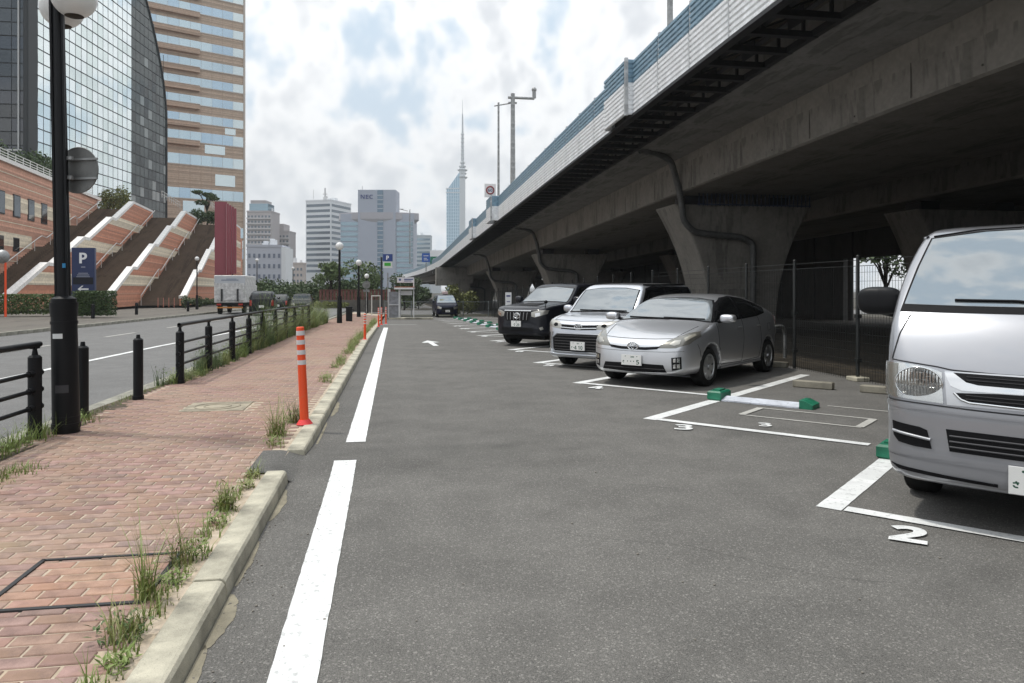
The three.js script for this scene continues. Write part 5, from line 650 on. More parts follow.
{ // bin, parking sign, pay station
  const b = thing('black_cabinet', 'black square cabinet beside the globe lamp at the end of the pavement', 'cabinet', -2.05, 39.5, gy(-2, 39.5) + 0.08); mesh('body', bevelBox(0.32, 0.72, 0.3, 0.02), railM, b); mesh('lid', bx(0.36, 0.05, 0.34, 0, 0.74, 0), railM, b);
  const s = thing('parking_sign', 'tall parking sign with white P on blue above a green vacancy panel', 'parking sign', ...bear(387, 47), gy(0, 47), -YAW);
  mesh('pole', cyl(0.06, 0.07, 4.0, -0.35, 0, 0, 12), m.steelDark, s); mesh('pole', cyl(0.04, 0.04, 3.0, 0.05, 0, 0, 12), m.galv, s); const bd = mesh('blue_board', bx(0.6, 0.46, 0.1, 0.05, 3.95, 0.02), M([0.015, 0.045, 0.2], { roughness: 0.4 }), s); mesh('letter_p', letterSolid('P', 0.26, 0.01).translate(0.05, 3.95, 0.075), M([0.85, 0.85, 0.85]), bd); const gb = mesh('vacancy_panel', bx(0.6, 0.4, 0.1, 0.05, 3.5, 0.02), M([0.6, 0.62, 0.6], { roughness: 0.4 }), s); mesh('green_display', bx(0.4, 0.2, 0.02, 0.05, 3.53, 0.07), M([0.05, 0.35, 0.04]), gb);
  const k = thing('pay_station', 'grey pay station with a small canopy and price board at the lot end', 'pay station', ...bear(394.5, 50), gy(0, 50), -YAW);
  const pm = M([0.30, 0.32, 0.36], { map: T.rust, roughness: 0.5 }), wm = M([0.72, 0.73, 0.74], { roughness: 0.5 });
  mesh('cabinet', bx(0.66, 1.75, 0.5, 0, 0.95, 0), pm, k); for (const x of [-0.36, 0.36]) mesh('side_frame', bx(0.07, 2.0, 0.6, x, 1.0, 0), wm, k); mesh('plinth', bx(1.5, 0.08, 1.0, 0.2, 0.04, 0), m.kerb, k); mesh('shelf', bx(0.64, 0.04, 0.1, 0, 0.95, 0.28), wm, k); mesh('canopy', bx(1.3, 0.12, 0.8, 0.7, 2.05, 0.1), wm, k); mesh('canopy_trim', bx(1.3, 0.05, 0.82, 0.7, 2.14, 0.1), M([0.5, 0.2, 0.12]), k); mesh('post', cyl(0.04, 0.04, 2.7, 1.3, 0, 0, 8), wm, k); const pb = mesh('price_board', bx(1.15, 0.36, 0.06, 0.75, 2.62, 0), M([0.62, 0.64, 0.68], { roughness: 0.5 }), k); mesh('board_print', [bx(0.14, 0.14, 0.01, -0.38 + 0.75, 2.64, 0.035), bx(0.6, 0.07, 0.01, 0.95, 2.66, 0.035), bx(0.5, 0.05, 0.01, 0.9, 2.55, 0.035)], M([0.05, 0.09, 0.22]), pb); mesh('display', bx(0.9, 0.3, 0.04, 0.75, 1.75, 0.15), M([0.55, 0.56, 0.57]), k);
  for (const [px, w] of [[405, 1.1], [414, 1.2], [424, 1.2]]) { const p = bear(px, 49.5), o = mesh('wheel_stop', bevelBox(w, 0.13, 0.18, 0.02), m.kerb); tag(o, { 405: 'pale concrete wheel stop right of the pay station', 414: 'pale concrete wheel stop between pay station and taxi', 424: 'pale concrete wheel stop left of the taxi' }[px], 'wheel stop'); o.position.set(p[0], gy(...p), -p[1]); o.rotation.y = -YAW; }
  const n = thing('notice_board', 'upright white notice board with blue print standing left of the black off-roader', 'notice board', ...bear(508.5, 33), gy(6, 33), -YAW - 0.2); mesh('board', bx(0.28, 0.92, 0.05, 0, 1.15, 0), wm, n); mesh('print', [bx(0.18, 0.07, 0.012, 0, 1.45, 0.03), bx(0.2, 0.12, 0.012, 0, 0.85, 0.03), bx(0.16, 0.03, 0.012, 0, 1.2, 0.03)], M([0.06, 0.07, 0.2]), n); for (const x of [-0.1, 0.1]) mesh('leg', bx(0.03, 0.7, 0.03, x, 0.35, 0), m.galv, n);
  const g2 = thing('small_road_sign', 'small grey sign on a thin pole beyond the pavement end', 'road sign', ...bear(366.5, 56), gy(-1.5, 56), -YAW); mesh('pole', cyl(0.04, 0.04, 2.6, 0, 0, 0, 8), m.galv, g2); mesh('disc', new THREE.CylinderGeometry(0.3, 0.3, 0.03, 24).rotateX(Math.PI / 2).translate(0, 2.3, 0.05), m.signBack, g2); mesh('sub_plate', bx(0.5, 0.2, 0.03, 0, 1.85, 0.05), m.signBack, g2);
}
// across the road: parking totem, mirror, bollards
{
  const p = bear(84, 43), o = thing('parking_totem', 'tall dark blue parking totem with white P and arrow behind the hedge', 'totem', p[0], p[1], 0.1, -YAW + 0.25), nb = M([0.008, 0.02, 0.085], { roughness: 0.35 });
  mesh('slab', bx(1.2, 3.9, 0.3, 0, 1.95, 0), nb, o); const wl = M([0.75, 0.76, 0.78]); mesh('letter_p', letterSolid('P', 0.62, 0.02).translate(0, 3.3, 0.152), wl, o); mesh('small_print', [bx(0.22, 0.06, 0.02, 0, 2.78, 0.155), bx(0.5, 0.045, 0.02, 0, 2.42, 0.155), bx(0.62, 0.045, 0.02, 0, 2.32, 0.155), bx(0.7, 0.04, 0.02, 0, 2.22, 0.155)], M([0.25, 0.27, 0.33]), o); mesh('dark_field', bx(1.05, 0.4, 0.02, 0, 1.98, 0.155), M([0.004, 0.005, 0.012]), o); mesh('arrow', ext([[-0.28, 0], [-0.06, 0.2], [0.02, 0.2], [-0.14, 0.045], [0.28, 0.045], [0.28, -0.045], [-0.14, -0.045], [0.02, -0.2], [-0.06, -0.2]], 0.02).translate(0, 1.5, 0.152), wl, o);
  const q = bear(5.5, 40), c = thing('traffic_mirror', 'round traffic mirror on an orange post at the left edge across the road', 'mirror', q[0], q[1], 0.1, -YAW + 0.3); mesh('post', cyl(0.055, 0.06, 3.4, 0, 0, 0, 12), m.orange, c); mesh('mirror_shell', new THREE.SphereGeometry(0.42, 24, 10, 0, 7, 0, 1.1).rotateX(Math.PI / 2).translate(-0.15, 3.25, -0.15), m.galv, c); mesh('mirror_glass', new THREE.CircleGeometry(0.35, 24).translate(-0.15, 3.25, 0.06), m.chrome, c);
  const bg = G([cyl(0.09, 0.1, 0.75, 0, 0, 0, 12), cyl(0.05, 0.09, 0.06, 0, 0.75, 0, 12)]); [[93, 41, 'black bollard across the road in front of the clipped hedge'], [136.5, 49, 'black bollard across the road in front of the second stair'], [188, 58, 'black bollard across the road beside the globe lamp']].forEach(([px, f, l]) => { const t = bear(px, f), b = raw('bollard', bg, railM); b.position.set(t[0], 0.1 + gy(...t), -t[1]); tag(b, l, 'bollard', 'black bollards on the far pavement'); });
  const tg = G([cyl(0.03, 0.03, 0.8, 0, 0, 0, 8)]), tm = M([0.4, 0.16, 0.12]); ['leftmost', 'second', 'third', 'rightmost'].forEach((w, i) => { const t = bear(158 + i * 5.4, 62), b = raw('stair_post', tg, tm); b.position.set(t[0], 0.1, -t[1]); tag(b, w + ' of four thin reddish posts at the foot of the third stair', 'post', 'thin posts before the stairs'); });
}
// ---------- buildings ----------
const hAt = (py, fw) => EYE + (290 - py) * fw / FOCAL;
const frameTurn = (r, f) => Math.atan2(f * CY - r * SY, r * CY + f * SY);       // turn of a front that runs along (right, forward)
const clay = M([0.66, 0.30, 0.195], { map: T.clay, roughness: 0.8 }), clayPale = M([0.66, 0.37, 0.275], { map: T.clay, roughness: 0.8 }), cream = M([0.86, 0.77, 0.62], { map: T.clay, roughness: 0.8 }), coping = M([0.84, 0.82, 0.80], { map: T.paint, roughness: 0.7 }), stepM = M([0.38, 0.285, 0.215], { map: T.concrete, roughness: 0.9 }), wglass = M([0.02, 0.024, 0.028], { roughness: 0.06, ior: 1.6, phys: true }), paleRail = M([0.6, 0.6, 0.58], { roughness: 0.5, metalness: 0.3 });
{ // terraced brick building with parallel outdoor stairs climbing away from the camera
  const o = thing('brick_stair_building', 'terracotta and cream banded building with white edged outdoor stairs across the road', 'building', 0, 0, 0, frameTurn(-0.2535, 0.967));
  const st = [[60.4, -25.5, -21.5], [70.4, -21.5, -17.3], [80.2, -17.3, -12.8]], end = 37.6;
  const hs = s => { let y = 0; for (let i = 0; i < 4; i++) { const a = i * 9.8; if (s > a) y = i * 2.8 + Math.min(1, (s - a) / 8.2) * 2.8; } return Math.min(y, 11.2); };
  const brk = []; for (let i = 0; i < 4; i++) brk.push(i * 9.8, i * 9.8 + 8.2);
  st.forEach(([u0, v0, v1], k) => {
    const pr = [[u0, 0]]; for (let i = 0; i < 4; i++) for (let q = 0; q < 17; q++) { const a = u0 + i * 9.8 + q * 8.2 / 17, y = i * 2.8 + (q + 1) * 2.8 / 17; pr.push([a, y]); pr.push([q < 16 ? a + 8.2 / 17 : i < 3 ? u0 + (i + 1) * 9.8 : u0 + end, y]); } pr.push([u0 + end, 0]);
    mesh('stair_flight', ext(pr, v1 - v0 - 0.5).translate(0, 0, v0), stepM, o);
    const top = brk.map(s => [u0 + s, hs(s) + 0.75]), last = [108.5, 118.5, 134][k];
    const wall = [[u0 - 0.8, 0], [u0 - 0.8, 0.75], ...top, [last, 11.95], [last, 0]];
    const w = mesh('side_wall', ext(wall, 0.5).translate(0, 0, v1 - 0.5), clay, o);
    const cp = [[u0 - 1.0, 0.7], ...top, [last, 11.95], [last, 12.23], ...top.slice().reverse().map(p => [p[0] - 0.12, p[1] + 0.28]), [u0 - 1.1, 0.98]];
    mesh('coping', ext(cp, 0.58).translate(0, 0, v1 - 0.54), coping, o);
    for (const [y0, y1] of [[1.95, 3.0], [5.35, 6.45], [8.6, 9.65]]) { const uu = y => { for (let s = -0.8; s < 38; s += 0.1) if (hs(s) + 1.1 > y) return u0 + s + 0.4; return u0 + 38; }; mesh('cream_band', ext([[uu(y0), y0], [last - 0.01, y0], [last - 0.01, y1], [uu(y1), y1]], 0.03).translate(0, 0, v1 + 0.004), cream, o); }
    for (const y of [1.2, 3.55, 4.5, 7.1, 7.9, 10.2, 10.9]) { const uu = (() => { for (let s = -0.8; s < 38; s += 0.1) if (hs(s) + 1.0 > y) return u0 + s + 0.6; return u0 + 38; })(); mesh('string_line', bb(uu, last - 0.02, y, y + 0.07, v1 + 0.002, v1 + 0.02), clayPale, o); }
    // hand rail at the left of the flight
    mesh('hand_rail', tube([...brk.map(s => [u0 + s, hs(s) + 1.0, v0 + 0.35])], 0.045, 6, 60), paleRail, o);
    for (let s = 0; s <= 36; s += 4.1) mesh('rail_post', cyl(0.03, 0.03, 1.0, u0 + s, hs(s), v0 + 0.35, 6), paleRail, o);
  });
  // front wall left of the stairs, with windows and a railing along its top
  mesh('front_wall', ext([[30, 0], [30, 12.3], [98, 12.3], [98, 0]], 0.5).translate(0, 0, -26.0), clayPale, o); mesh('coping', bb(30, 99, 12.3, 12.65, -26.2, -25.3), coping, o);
  for (const [y0, y1, e] of [[1.95, 3.0, 66], [5.3, 6.45, 77], [8.4, 9.7, 88]]) mesh('cream_band', bb(30, e, y0, y1, -25.5, -25.46), cream, o);
  for (const y of [4.0, 7.3, 10.6, 11.4]) mesh('string_line', bb(30, 96, y, y + 0.08, -25.5, -25.47), cream, o);
  for (let i = 0; i < 9; i++) { const u = 56.0 + i * 3.35; if (i < 8) { const f = mesh('window', bb(u, u + 1.55, 7.9, 9.85, -25.5, -25.43), m.steelDark, o); mesh('pane', bb(u + 0.1, u + 1.45, 8.0, 9.75, -25.43, -25.41), wglass, f); } if (i < 6) { const f = mesh('window', bb(u, u + 1.3, 4.9, 6.1, -25.5, -25.43), m.steelDark, o); mesh('pane', bb(u + 0.1, u + 1.2, 5.0, 6.0, -25.43, -25.41), wglass, f); } }
  for (let u = 40; u < 96; u += 1.7) mesh('rail_post', cyl(0.035, 0.035, 0.75, u, 12.7, -25.7, 6), paleRail, o); for (const y of [12.98, 13.2, 13.45]) mesh('top_rail', bar([38, y, -25.7], [97, y, -25.7], 0.035, 6), paleRail, o);
  for (const [a, b, v] of [[100, 107, -18.2], [110, 116, -14.0]]) { for (const y of [13.1, 13.5]) mesh('top_rail', bar([a - 3, y, v], [b + 2, y, v], 0.035, 6), paleRail, o); for (let u = a - 3; u <= b + 2; u += 1.5) mesh('rail_post', cyl(0.03, 0.03, 0.8, u, 12.7, v, 6), paleRail, o); }
  mesh('terrace', [bb(97.9, 150, 0, 11.2, -70, -22), bb(107.9, 150, 0, 11.18, -22, -18.2), bb(117.7, 150, 0, 11.16, -18.2, -14)], clay, o);
  for (let i = 0; i < 5; i++) mesh('slot_window', bb(114 + i * 1.7, 114.7 + i * 1.7, 2.1, 2.9, -12.79, -12.76), wglass, o);
}
{ // mirror glass block with a darker atrium whose edge curves
  const ax = -55.5, af = 85, o = thing('mirror_glass_building', 'tall glass building with pale mirrored grid and a darker curved atrium end', 'building', ax * CY + af * SY, af * CY - ax * SY, 0, frameTurn(-1.1 - 0.0, 25));
  const ph = 1.56, pw = 1.39, xm = y => 37.2 - 8.6 * Math.pow(clamp((y - 30) / 18), 1.7), r = rng(12);
  const mir = [0, 1.2, -2.2].map(i => M([0.76 + i * 0.035, 0.83 + i * 0.03, 0.83 + i * 0.035], { metalness: 0.92, roughness: 0.04 })), drk = [[0.07, 0.085, 0.085], [0.035, 0.042, 0.043], [0.24, 0.27, 0.27], [0.13, 0.15, 0.15]].map(c => M(c, { roughness: 0.05, ior: 1.28, phys: true })), dk = M([0.02, 0.023, 0.025], { roughness: 0.6 });
  const gp = G(bx(pw - 0.08, ph - 0.13, 0.05)), rest = []; let n = 0; const rows = 28, y0 = 8;
  for (let j = 0; j < rows; j++) { const y = y0 + (j + 0.5) * ph; for (let i = 0; i < 27; i++) { const x0 = i * pw, xr = i < 18 ? 1e9 : xm(y); if (x0 > xr - 0.2) break; const wd = Math.min(pw, xr - x0); const dark = i >= 18; const P = [x0 + wd / 2, y, 0.02]; const tilt = [(r() - 0.5) * 0.012, (r() - 0.5) * 0.012]; const seen = y > 14 && n < 420; if (seen) { const q = raw('pane', gp, dark ? drk[Math.floor(r() * r() * 4)] : mir[Math.floor(r() * 3)], o); q.position.set(...P); q.scale.x = (wd - 0.08) / (pw - 0.08); q.rotation.set(tilt[0], tilt[1], 0); n++; } else { const g = gp.clone(); g.rotateX(tilt[0]); g.rotateY(tilt[1]); g.translate(...P); (rest[dark ? 1 : 0] = rest[dark ? 1 : 0] || []).push(g); } } }
  if (rest[0]) stuff(mesh('pane_field', rest[0], mir[1], o)); if (rest[1]) stuff(mesh('atrium_pane_field', rest[1], drk[0], o));
  const edge = []; for (let y = 0; y <= 52; y += 2) edge.push([xm(y), y]); mesh('core', ext([[-0.1, 0], ...edge, [-0.1, 52]], 18).translate(0, 0, -18.05), dk, o);
  for (let j = 0; j <= rows; j++) { const y = y0 + j * ph; mesh('mullion', bb(-0.1, Math.min(25.02, 26), y - 0.05, y + 0.05, 0, 0.09), dk, o); mesh('mullion', bb(25.02, xm(y), y - 0.06, y + 0.06, 0, 0.09), dk, o); }
  for (let i = 0; i <= 26; i++) mesh('mullion', bb(i * pw - 0.035, i * pw + 0.035, y0, i * pw > 30 ? 40 : 51, 0, 0.06), dk, o); mesh('edge_frame', tube(edge.map(p => [p[0], p[1], 0.1]), 0.16, 8, 60), dk, o);
  // the dark front at the left picture edge
  const f = thing('dark_glass_wing', 'dark gridded glass front at the upper left corner of the picture', 'building', ...bear(28, 84.5), 0, -YAW + 0.12);
  mesh('core', bb(-26, 0, 0, 52, -8, -0.05), dk, f); const dg = [[0.035, 0.042, 0.055], [0.05, 0.055, 0.06], [0.025, 0.03, 0.035]].map(c => M(c, { roughness: 0.06, ior: 1.7, phys: true })); const g2 = G(bx(1.2, 1.42, 0.05)); for (let i = 0; i < 6; i++) for (let j = 0; j < 26; j++) raw('pane', g2, dg[Math.floor(r() * 3)], f).position.set(-0.75 - 0.35 - i * 1.28, 11 + j * 1.56, 0); mesh('corner_strip', bb(-0.45, -0.05, 0, 52, -0.04, 0.1), dk, f); mesh('pipe', cyl(0.09, 0.09, 30, -0.95, 11, 0.15, 8), M([0.45, 0.46, 0.46]), f); mesh('handrail', bb(-6, -0.6, 17.4, 17.55, 0.1, 0.2), paleRail, f);
}
{ // hotel tower with ribbon windows
  const e = bear(245, 160), o = thing('hotel_tower', 'tall tan tower striped with blue ribbon windows and terracotta bands', 'building', e[0], e[1], 0, frameTurn(0.8, 0.6));
  const wall = M([0.57, 0.46, 0.375], { map: T.clay, roughness: 0.8 }), band = M([0.55, 0.42, 0.335], { map: T.clay, roughness: 0.8 }), blue = [[0.42, 0.53, 0.60], [0.46, 0.57, 0.63], [0.38, 0.50, 0.60], [0.56, 0.64, 0.66]].map(c => M(c, { metalness: 0.75, roughness: 0.07 })), edge = M([0.48, 0.44, 0.39], { roughness: 0.6 }), jt = M([0.38, 0.29, 0.23]);
  const ys = [9.3, 13.8, 21.6, 28.6, 33.4]; for (let y = 37.2; y < 68; y += 3.82) ys.push(y);
  mesh('block', bb(-40, 0, 0, 70, -20, 0), wall, o); mesh('corner_edge', bb(-0.35, 0.05, 0, 70, 0.002, 0.12), edge, o); const r = rng(3);
  const gp = G(bx(2.12, 1.75, 0.06)); ys.forEach((y, k) => { const h = k < 5 ? 2.1 : 1.75; for (let i = 0; i < 11; i++) { const x = -1.45 - i * 2.16; const q = raw('window', gp, i === 0 && k > 2 ? blue[3] : blue[Math.floor(r() * 3)], o); q.position.set(x, y, 0.02); q.scale.y = h / 1.75; q.rotation.y = (r() - 0.5) * 0.01; }
    mesh('sill', bb(-25, -0.36, y - h / 2 - 0.2, y - h / 2 - 0.02, 0.002, 0.1), edge, o);
    if (k >= 4) { mesh('balcony', bb(-26, -9.4, y - 1.95, y - 0.95, 0.003, 0.75), band, o); mesh('balcony_top', bb(-26, -9.4, y - 0.95, y - 0.82, 0.003, 0.8), edge, o); }
  });
  for (let i = 0; i < 12; i++) mesh('panel_joint', bb(-0.4 - i * 2.16 - 0.03, -0.4 - i * 2.16 + 0.03, 0, 70, 0.001, 0.03), jt, o);
  for (const [a, b, y0, y1] of [[-6.2, -2.1, 23.6, 26], [-8.3, -4.2, 30.2, 32], [-4.2, -2.0, 34.7, 36], [-12.6, -8.4, 16, 20], [-4, -0.4, 10.5, 12.2]]) mesh('window', bb(a, b, y0, y1, 0.004, 0.05), blue[3], o);
}
{ // maroon fluted sculpture panel
  const p = bear(226, 85), o = thing('fluted_maroon_panel', 'tall maroon fluted metal panel beside the last stair, above the truck', 'panel', p[0], p[1], hAt(275, 85), -YAW + 0.1); const mm = M([0.23, 0.045, 0.062], { roughness: 0.45 });
  const s = [[-1.2, -0.2], [-1.2, 0.1], [-0.7, 0.22], [0.0, 0.2], [0.1, 0.05]]; mesh('main_panel', ext(s, 8.4).rotateX(-Math.PI / 2), mm, o); for (let i = 0; i < 4; i++) { const h = 8.4 - 0.22 * (i + 1), x = 0.12 + i * 0.28; mesh('flute', ext([[x, -0.2], [x, 0.16 - i * 0.03], [x + 0.2, 0.16 - i * 0.03], [x + 0.24, -0.2]], h).rotateX(-Math.PI / 2).translate(0, 0.04 * i, 0), mm, o); mesh('pale_edge', bb(x - 0.035, x + 0.005, 0.05, h, 0.12, 0.2 - 0.03 * i).translate(0, 0, 0), M([0.42, 0.24, 0.25]), o); } for (const x of [-0.6, 0.6]) mesh('support', bx(0.14, 5, 0.14, x, -1.5, -0.5), m.steelDark, o);
}
// distant blocks
const bw = M([0.66, 0.68, 0.70], { roughness: 0.7 });
function block(name, label, px0, px1, pyTop, fw, o = {}) {
  const [X, D] = bear((px0 + px1) / 2, fw), w = (px1 - px0) / FOCAL * fw, h = hAt(pyTop, fw), t = thing(name, label, 'building', X, D, 0, (o.turn ?? 0) - YAW); const dp = o.depth || w * 0.8;
  mesh('wall', bb(-w / 2, w / 2, -3, h, -dp, 0), o.mat, t);
  const fh = o.floor || 3.6, top = o.top ?? 1.2, low = o.low ?? hAt(292, fw); let n = 0;
  if (o.style === 'ribbon') { for (let y = h - top - fh; y > low; y -= fh) { mesh('window_band', bb(-w / 2 + (o.inset || 0.3), w / 2 - (o.inset || 0.3), y + fh * 0.3, y + fh * 0.78, 0, 0.12), o.win, t); if (o.side) mesh('window_band', bb(o.side > 0 ? w / 2 : -w / 2 - 0.12, o.side > 0 ? w / 2 + 0.12 : -w / 2, y + fh * 0.3, y + fh * 0.78, -dp + 1, -1), o.win, t); } }
  else { const c = o.cols || 6, g = G(bx(w / c * (o.ww || 0.5), fh * (o.wh || 0.45), 0.15)); for (let y = h - top - fh; y > low; y -= fh) for (let i = 0; i < c; i++) if (n++ < 300) raw('window', g, o.win, t).position.set(-w / 2 + (i + 0.5) * w / c, y + fh * 0.5, 0.05); if (o.balc) for (let y = h - top - fh; y > low; y -= fh) mesh('balcony', bb(-w / 2, w / 2, y, y + fh * 0.3, 0.1, 0.9), o.balc, t); }
  mesh('parapet', bb(-w / 2 - 0.2, w / 2 + 0.2, h, h + 0.8, -dp - 0.2, 0.2), o.cap || o.mat, t); const rr = rng(Math.round(px0 * 7)); for (let i = 0; i < 4; i++) { const a = mix(-w * 0.4, w * 0.25, rr()), s = w * (0.06 + rr() * 0.1); mesh('roof_plant', bb(a, a + s, h + 0.8, h + 1.4 + rr() * 2.2, -dp * 0.6, -dp * 0.6 + s * 1.4), bw, t); } return { t, w, h, dp };
}
const bg = M([0.42, 0.44, 0.50], { roughness: 0.7 }), bt = M([0.40, 0.37, 0.37], { roughness: 0.8 }), win1 = M([0.11, 0.14, 0.17], { roughness: 0.1, metalness: 0.3 }), win2 = M([0.24, 0.34, 0.40], { roughness: 0.08, metalness: 0.6 }), win3 = M([0.14, 0.17, 0.23], { roughness: 0.15 });
{ const b = block('apartment_tower', 'grey brown apartment tower rising right behind the tan hotel tower', 247, 271, 212, 430, { mat: bt, win: win1, cols: 7, floor: 3, balc: M([0.48, 0.46, 0.46]), depth: 16, low: 18 }); mesh('penthouse', bb(-b.w / 2 + 1, b.w / 2 - 2, b.h + 0.8, b.h + 5, -12, -1), win2, b.t); mesh('penthouse', bb(-b.w / 2 + 1.5, b.w / 2 - 3.5, b.h + 5, b.h + 7, -12, -1.5), bt, b.t); }
{ const b = block('apartment_tower', 'second apartment block with stepped top, right of the taller one', 271.5, 289, 232, 450, { mat: bt, win: win1, cols: 5, floor: 3, balc: M([0.48, 0.46, 0.46]), depth: 14, low: 12 }); mesh('roof_step', bb(-b.w / 2, b.w * 0.2, b.h + 0.8, b.h + 5, -12, 0), bt, b.t); }
{ const b = block('grey_office', 'low grey office with square windows and a white side wall beside the truck', 247.5, 281, 247, 250, { mat: bg, win: win3, cols: 7, floor: 3.5, ww: 0.45, wh: 0.4, depth: 16, turn: 0.12 }); mesh('side_wall', bb(b.w / 2, b.w / 2 + 1.4, 0, b.h, -14, 0.3), bw, b.t); }
block('beige_block', 'small beige block low in the gap between the apartments and the white tower', 289, 303, 264, 400, { mat: M([0.44, 0.38, 0.35]), win: win1, cols: 4, floor: 3.2, low: 4 });
{ const b = block('white_ribbon_tower', 'white office tower with dark ribbon windows and a rooftop mast', 304, 332.5, 201, 480, { mat: bw, win: win1, style: 'ribbon', floor: 3.55, side: 1, depth: 26, turn: -0.3, low: 9, inset: 0.6 }); mesh('roof_mast', [cyl(0.5, 0.7, 9, 2, b.h, -5, 8), bx(3.2, 0.5, 0.5, 2, b.h + 5, -5), bx(2, 1.2, 1.2, 2.6, b.h + 3, -5), cyl(0.15, 0.15, 8, -6, b.h, -4, 6), cyl(1.3, 1.3, 2.5, 2, b.h + 0.5, -5, 12)], M([0.5, 0.5, 0.5]), b.t); }
{ // broad office block with a central slab, wings and an overhanging roof ring
  const fw = 450, [X, D] = bear(377, fw), o = thing('office_block_with_letters', 'broad grey office block with central slab, overhanging roof ends and blue letters', 'building', X, D, 0, -YAW), s = fw / FOCAL, y = p => hAt(p, fw), x = p => (p - 377) * s;
  const slab = M([0.33, 0.36, 0.43], { roughness: 0.6 }), glassy = win2;
  mesh('central_slab', bb(x(358.3), x(396), -3, y(190), -14, 1.2), slab, o); mesh('glass_strip', bb(x(377.8), x(383.5), 0, y(190.5), 1.21, 1.5), M([0.10, 0.16, 0.22], { roughness: 0.08, metalness: 0.5 }), o); for (let p = 196; p < 285; p += 4.4) mesh('strip_transom', bb(x(377.8), x(383.5), y(p), y(p) + 0.5, 1.5, 1.6), M([0.4, 0.42, 0.46]), o);
  mesh('wing', bb(x(340.5), x(358.3), -3, y(214), -16, 0), slab, o); mesh('wing', bb(x(396), x(413.5), -3, y(214), -16, 0), slab, o);
  for (const [a, b] of [[341, 357.8], [396.6, 413]]) for (let p = 222; p < 290; p += 5.2) mesh('window_band', bb(x(a), x(b), y(p + 3.6), y(p), 0, 0.2), glassy, o);
  const ring = new THREE.Shape(); ring.ellipse = null; mesh('roof_ring', [new THREE.CylinderGeometry(1, 1, y(212.5) - y(219), 48).scale(x(417.5) - x(377), 1, 9).translate(0, (y(212.5) + y(219)) / 2, -7), new THREE.CylinderGeometry(1, 0.86, y(219) - y(224), 48).scale(x(418) - x(377), 1, 9).translate(0, (y(219) + y(224)) / 2, -7)], M([0.36, 0.35, 0.38], { roughness: 0.6 }), o);
  mesh('lettering', letterSolid('NEC', 2.5, 0.2).scale(1.15, 1, 1).translate(x(367.2), y(197), 1.25), M([0.015, 0.03, 0.16]), o); mesh('antenna', cyl(0.15, 0.15, 3, x(361), y(190), -4, 6), m.galv, o);
}
block('glass_office', 'pale glass office partly hidden behind the broad office block', 413, 430.5, 236, 620, { mat: M([0.42, 0.47, 0.50]), win: win2, style: 'ribbon', floor: 3.6, low: 10 });
block('low_glass_office', 'lower pale office block left of the observation tower', 424, 440, 252, 700, { mat: M([0.5, 0.53, 0.55]), win: win2, style: 'ribbon', floor: 3.6, low: 12 });
{ // observation tower: triangular glass shaft with a sloped top and a lattice mast
  const fw = 900, [X, D] = bear(456, fw), s = fw / FOCAL, o = thing('observation_tower', 'slender glass observation tower with slanted top and tall antenna mast', 'tower', X, D, 0, -YAW), y = p => hAt(p, fw), x = p => (p - 456) * s, gl = M([0.30, 0.46, 0.57], { roughness: 0.12, metalness: 0.55 }), st = M([0.55, 0.58, 0.6], { roughness: 0.5 });
  mesh('glass_shaft', ext([[x(446.5), -3], [x(446.5), y(190.5)], [x(459.5), y(172)], [x(459.5), -3]], 12).translate(0, 0, -12), gl, o); mesh('corner_column', bb(x(459.5), x(465), -3, y(168), -8, 0.5), st, o); for (let p = 196; p < 290; p += 3.2) mesh('floor_line', bb(x(446.5), x(459.4), y(p), y(p) + 0.45, 0.02, 0.3), M([0.5, 0.56, 0.6]), o); for (const p of [448.7, 451, 453.4, 455.6, 457.8]) mesh('mullion', bb(x(p) - 0.25, x(p) + 0.25, 0, y(190.5 - (p - 446.5) * 1.42) - 1, 0.02, 0.35), M([0.5, 0.56, 0.6]), o); for (const p of [189, 193]) mesh('deck_ring', bb(x(446), x(460.5), y(p), y(p) + 1.2, -12.3, 0.5), st, o);
  const cx = x(462.3); for (const [p, R, h] of [[178, 6.4, 1.6], [174, 5.4, 1.4], [170.5, 6.6, 1.2], [167, 4.6, 1.6], [163, 3.4, 1]]) mesh('mast_ring', cyl(R, R * 0.8, h, cx, y(p), -4, 16), st, o);
  mesh('mast', [cyl(1.3, 1.9, y(132) - y(168), cx, y(168), -4, 8), cyl(0.8, 1.2, y(113) - y(132), cx, y(132), -4, 8), cyl(0.15, 0.4, y(99) - y(113), cx, y(113), -4, 6)], M([0.48, 0.51, 0.53]), o); for (let p = 134; p < 168; p += 4) mesh('mast_cage', cyl(2.3, 2.3, 1.0, cx, y(p), -4, 10), st, o);
}
{ const o = thing('brick_screen_wall', 'low red brown railing wall below the trees at the end of the road', 'wall', ...bear(357, 78), 0, -YAW); const c = M([0.16, 0.06, 0.05], { map: T.clay }); mesh('base', bb(-4, 4, -1, 0.5, -0.2, 0), M([0.3, 0.28, 0.25], { map: T.concrete }), o); for (let i = 0; i < 22; i++) mesh('slat', bb(-4 + i * 0.37, -4 + i * 0.37 + 0.26, 0.5, 1.5, -0.15, -0.05), c, o); mesh('top_rail', bb(-4, 4, 1.5, 1.6, -0.18, 0), c, o);
  const w = thing('white_gate_frame', 'white square gate frame at the end of the pavement', 'gate', ...bear(376, 52), gy(-1, 52), -YAW); const wm = M([0.62, 0.62, 0.58]); mesh('post', bx(0.06, 1.5, 0.06, 0.3, 0.75, 0), wm, w); mesh('post', bx(0.06, 1.5, 0.06, -0.3, 0.75, 0), wm, w); mesh('beam', bx(0.66, 0.07, 0.07, 0, 1.5, 0), wm, w); }
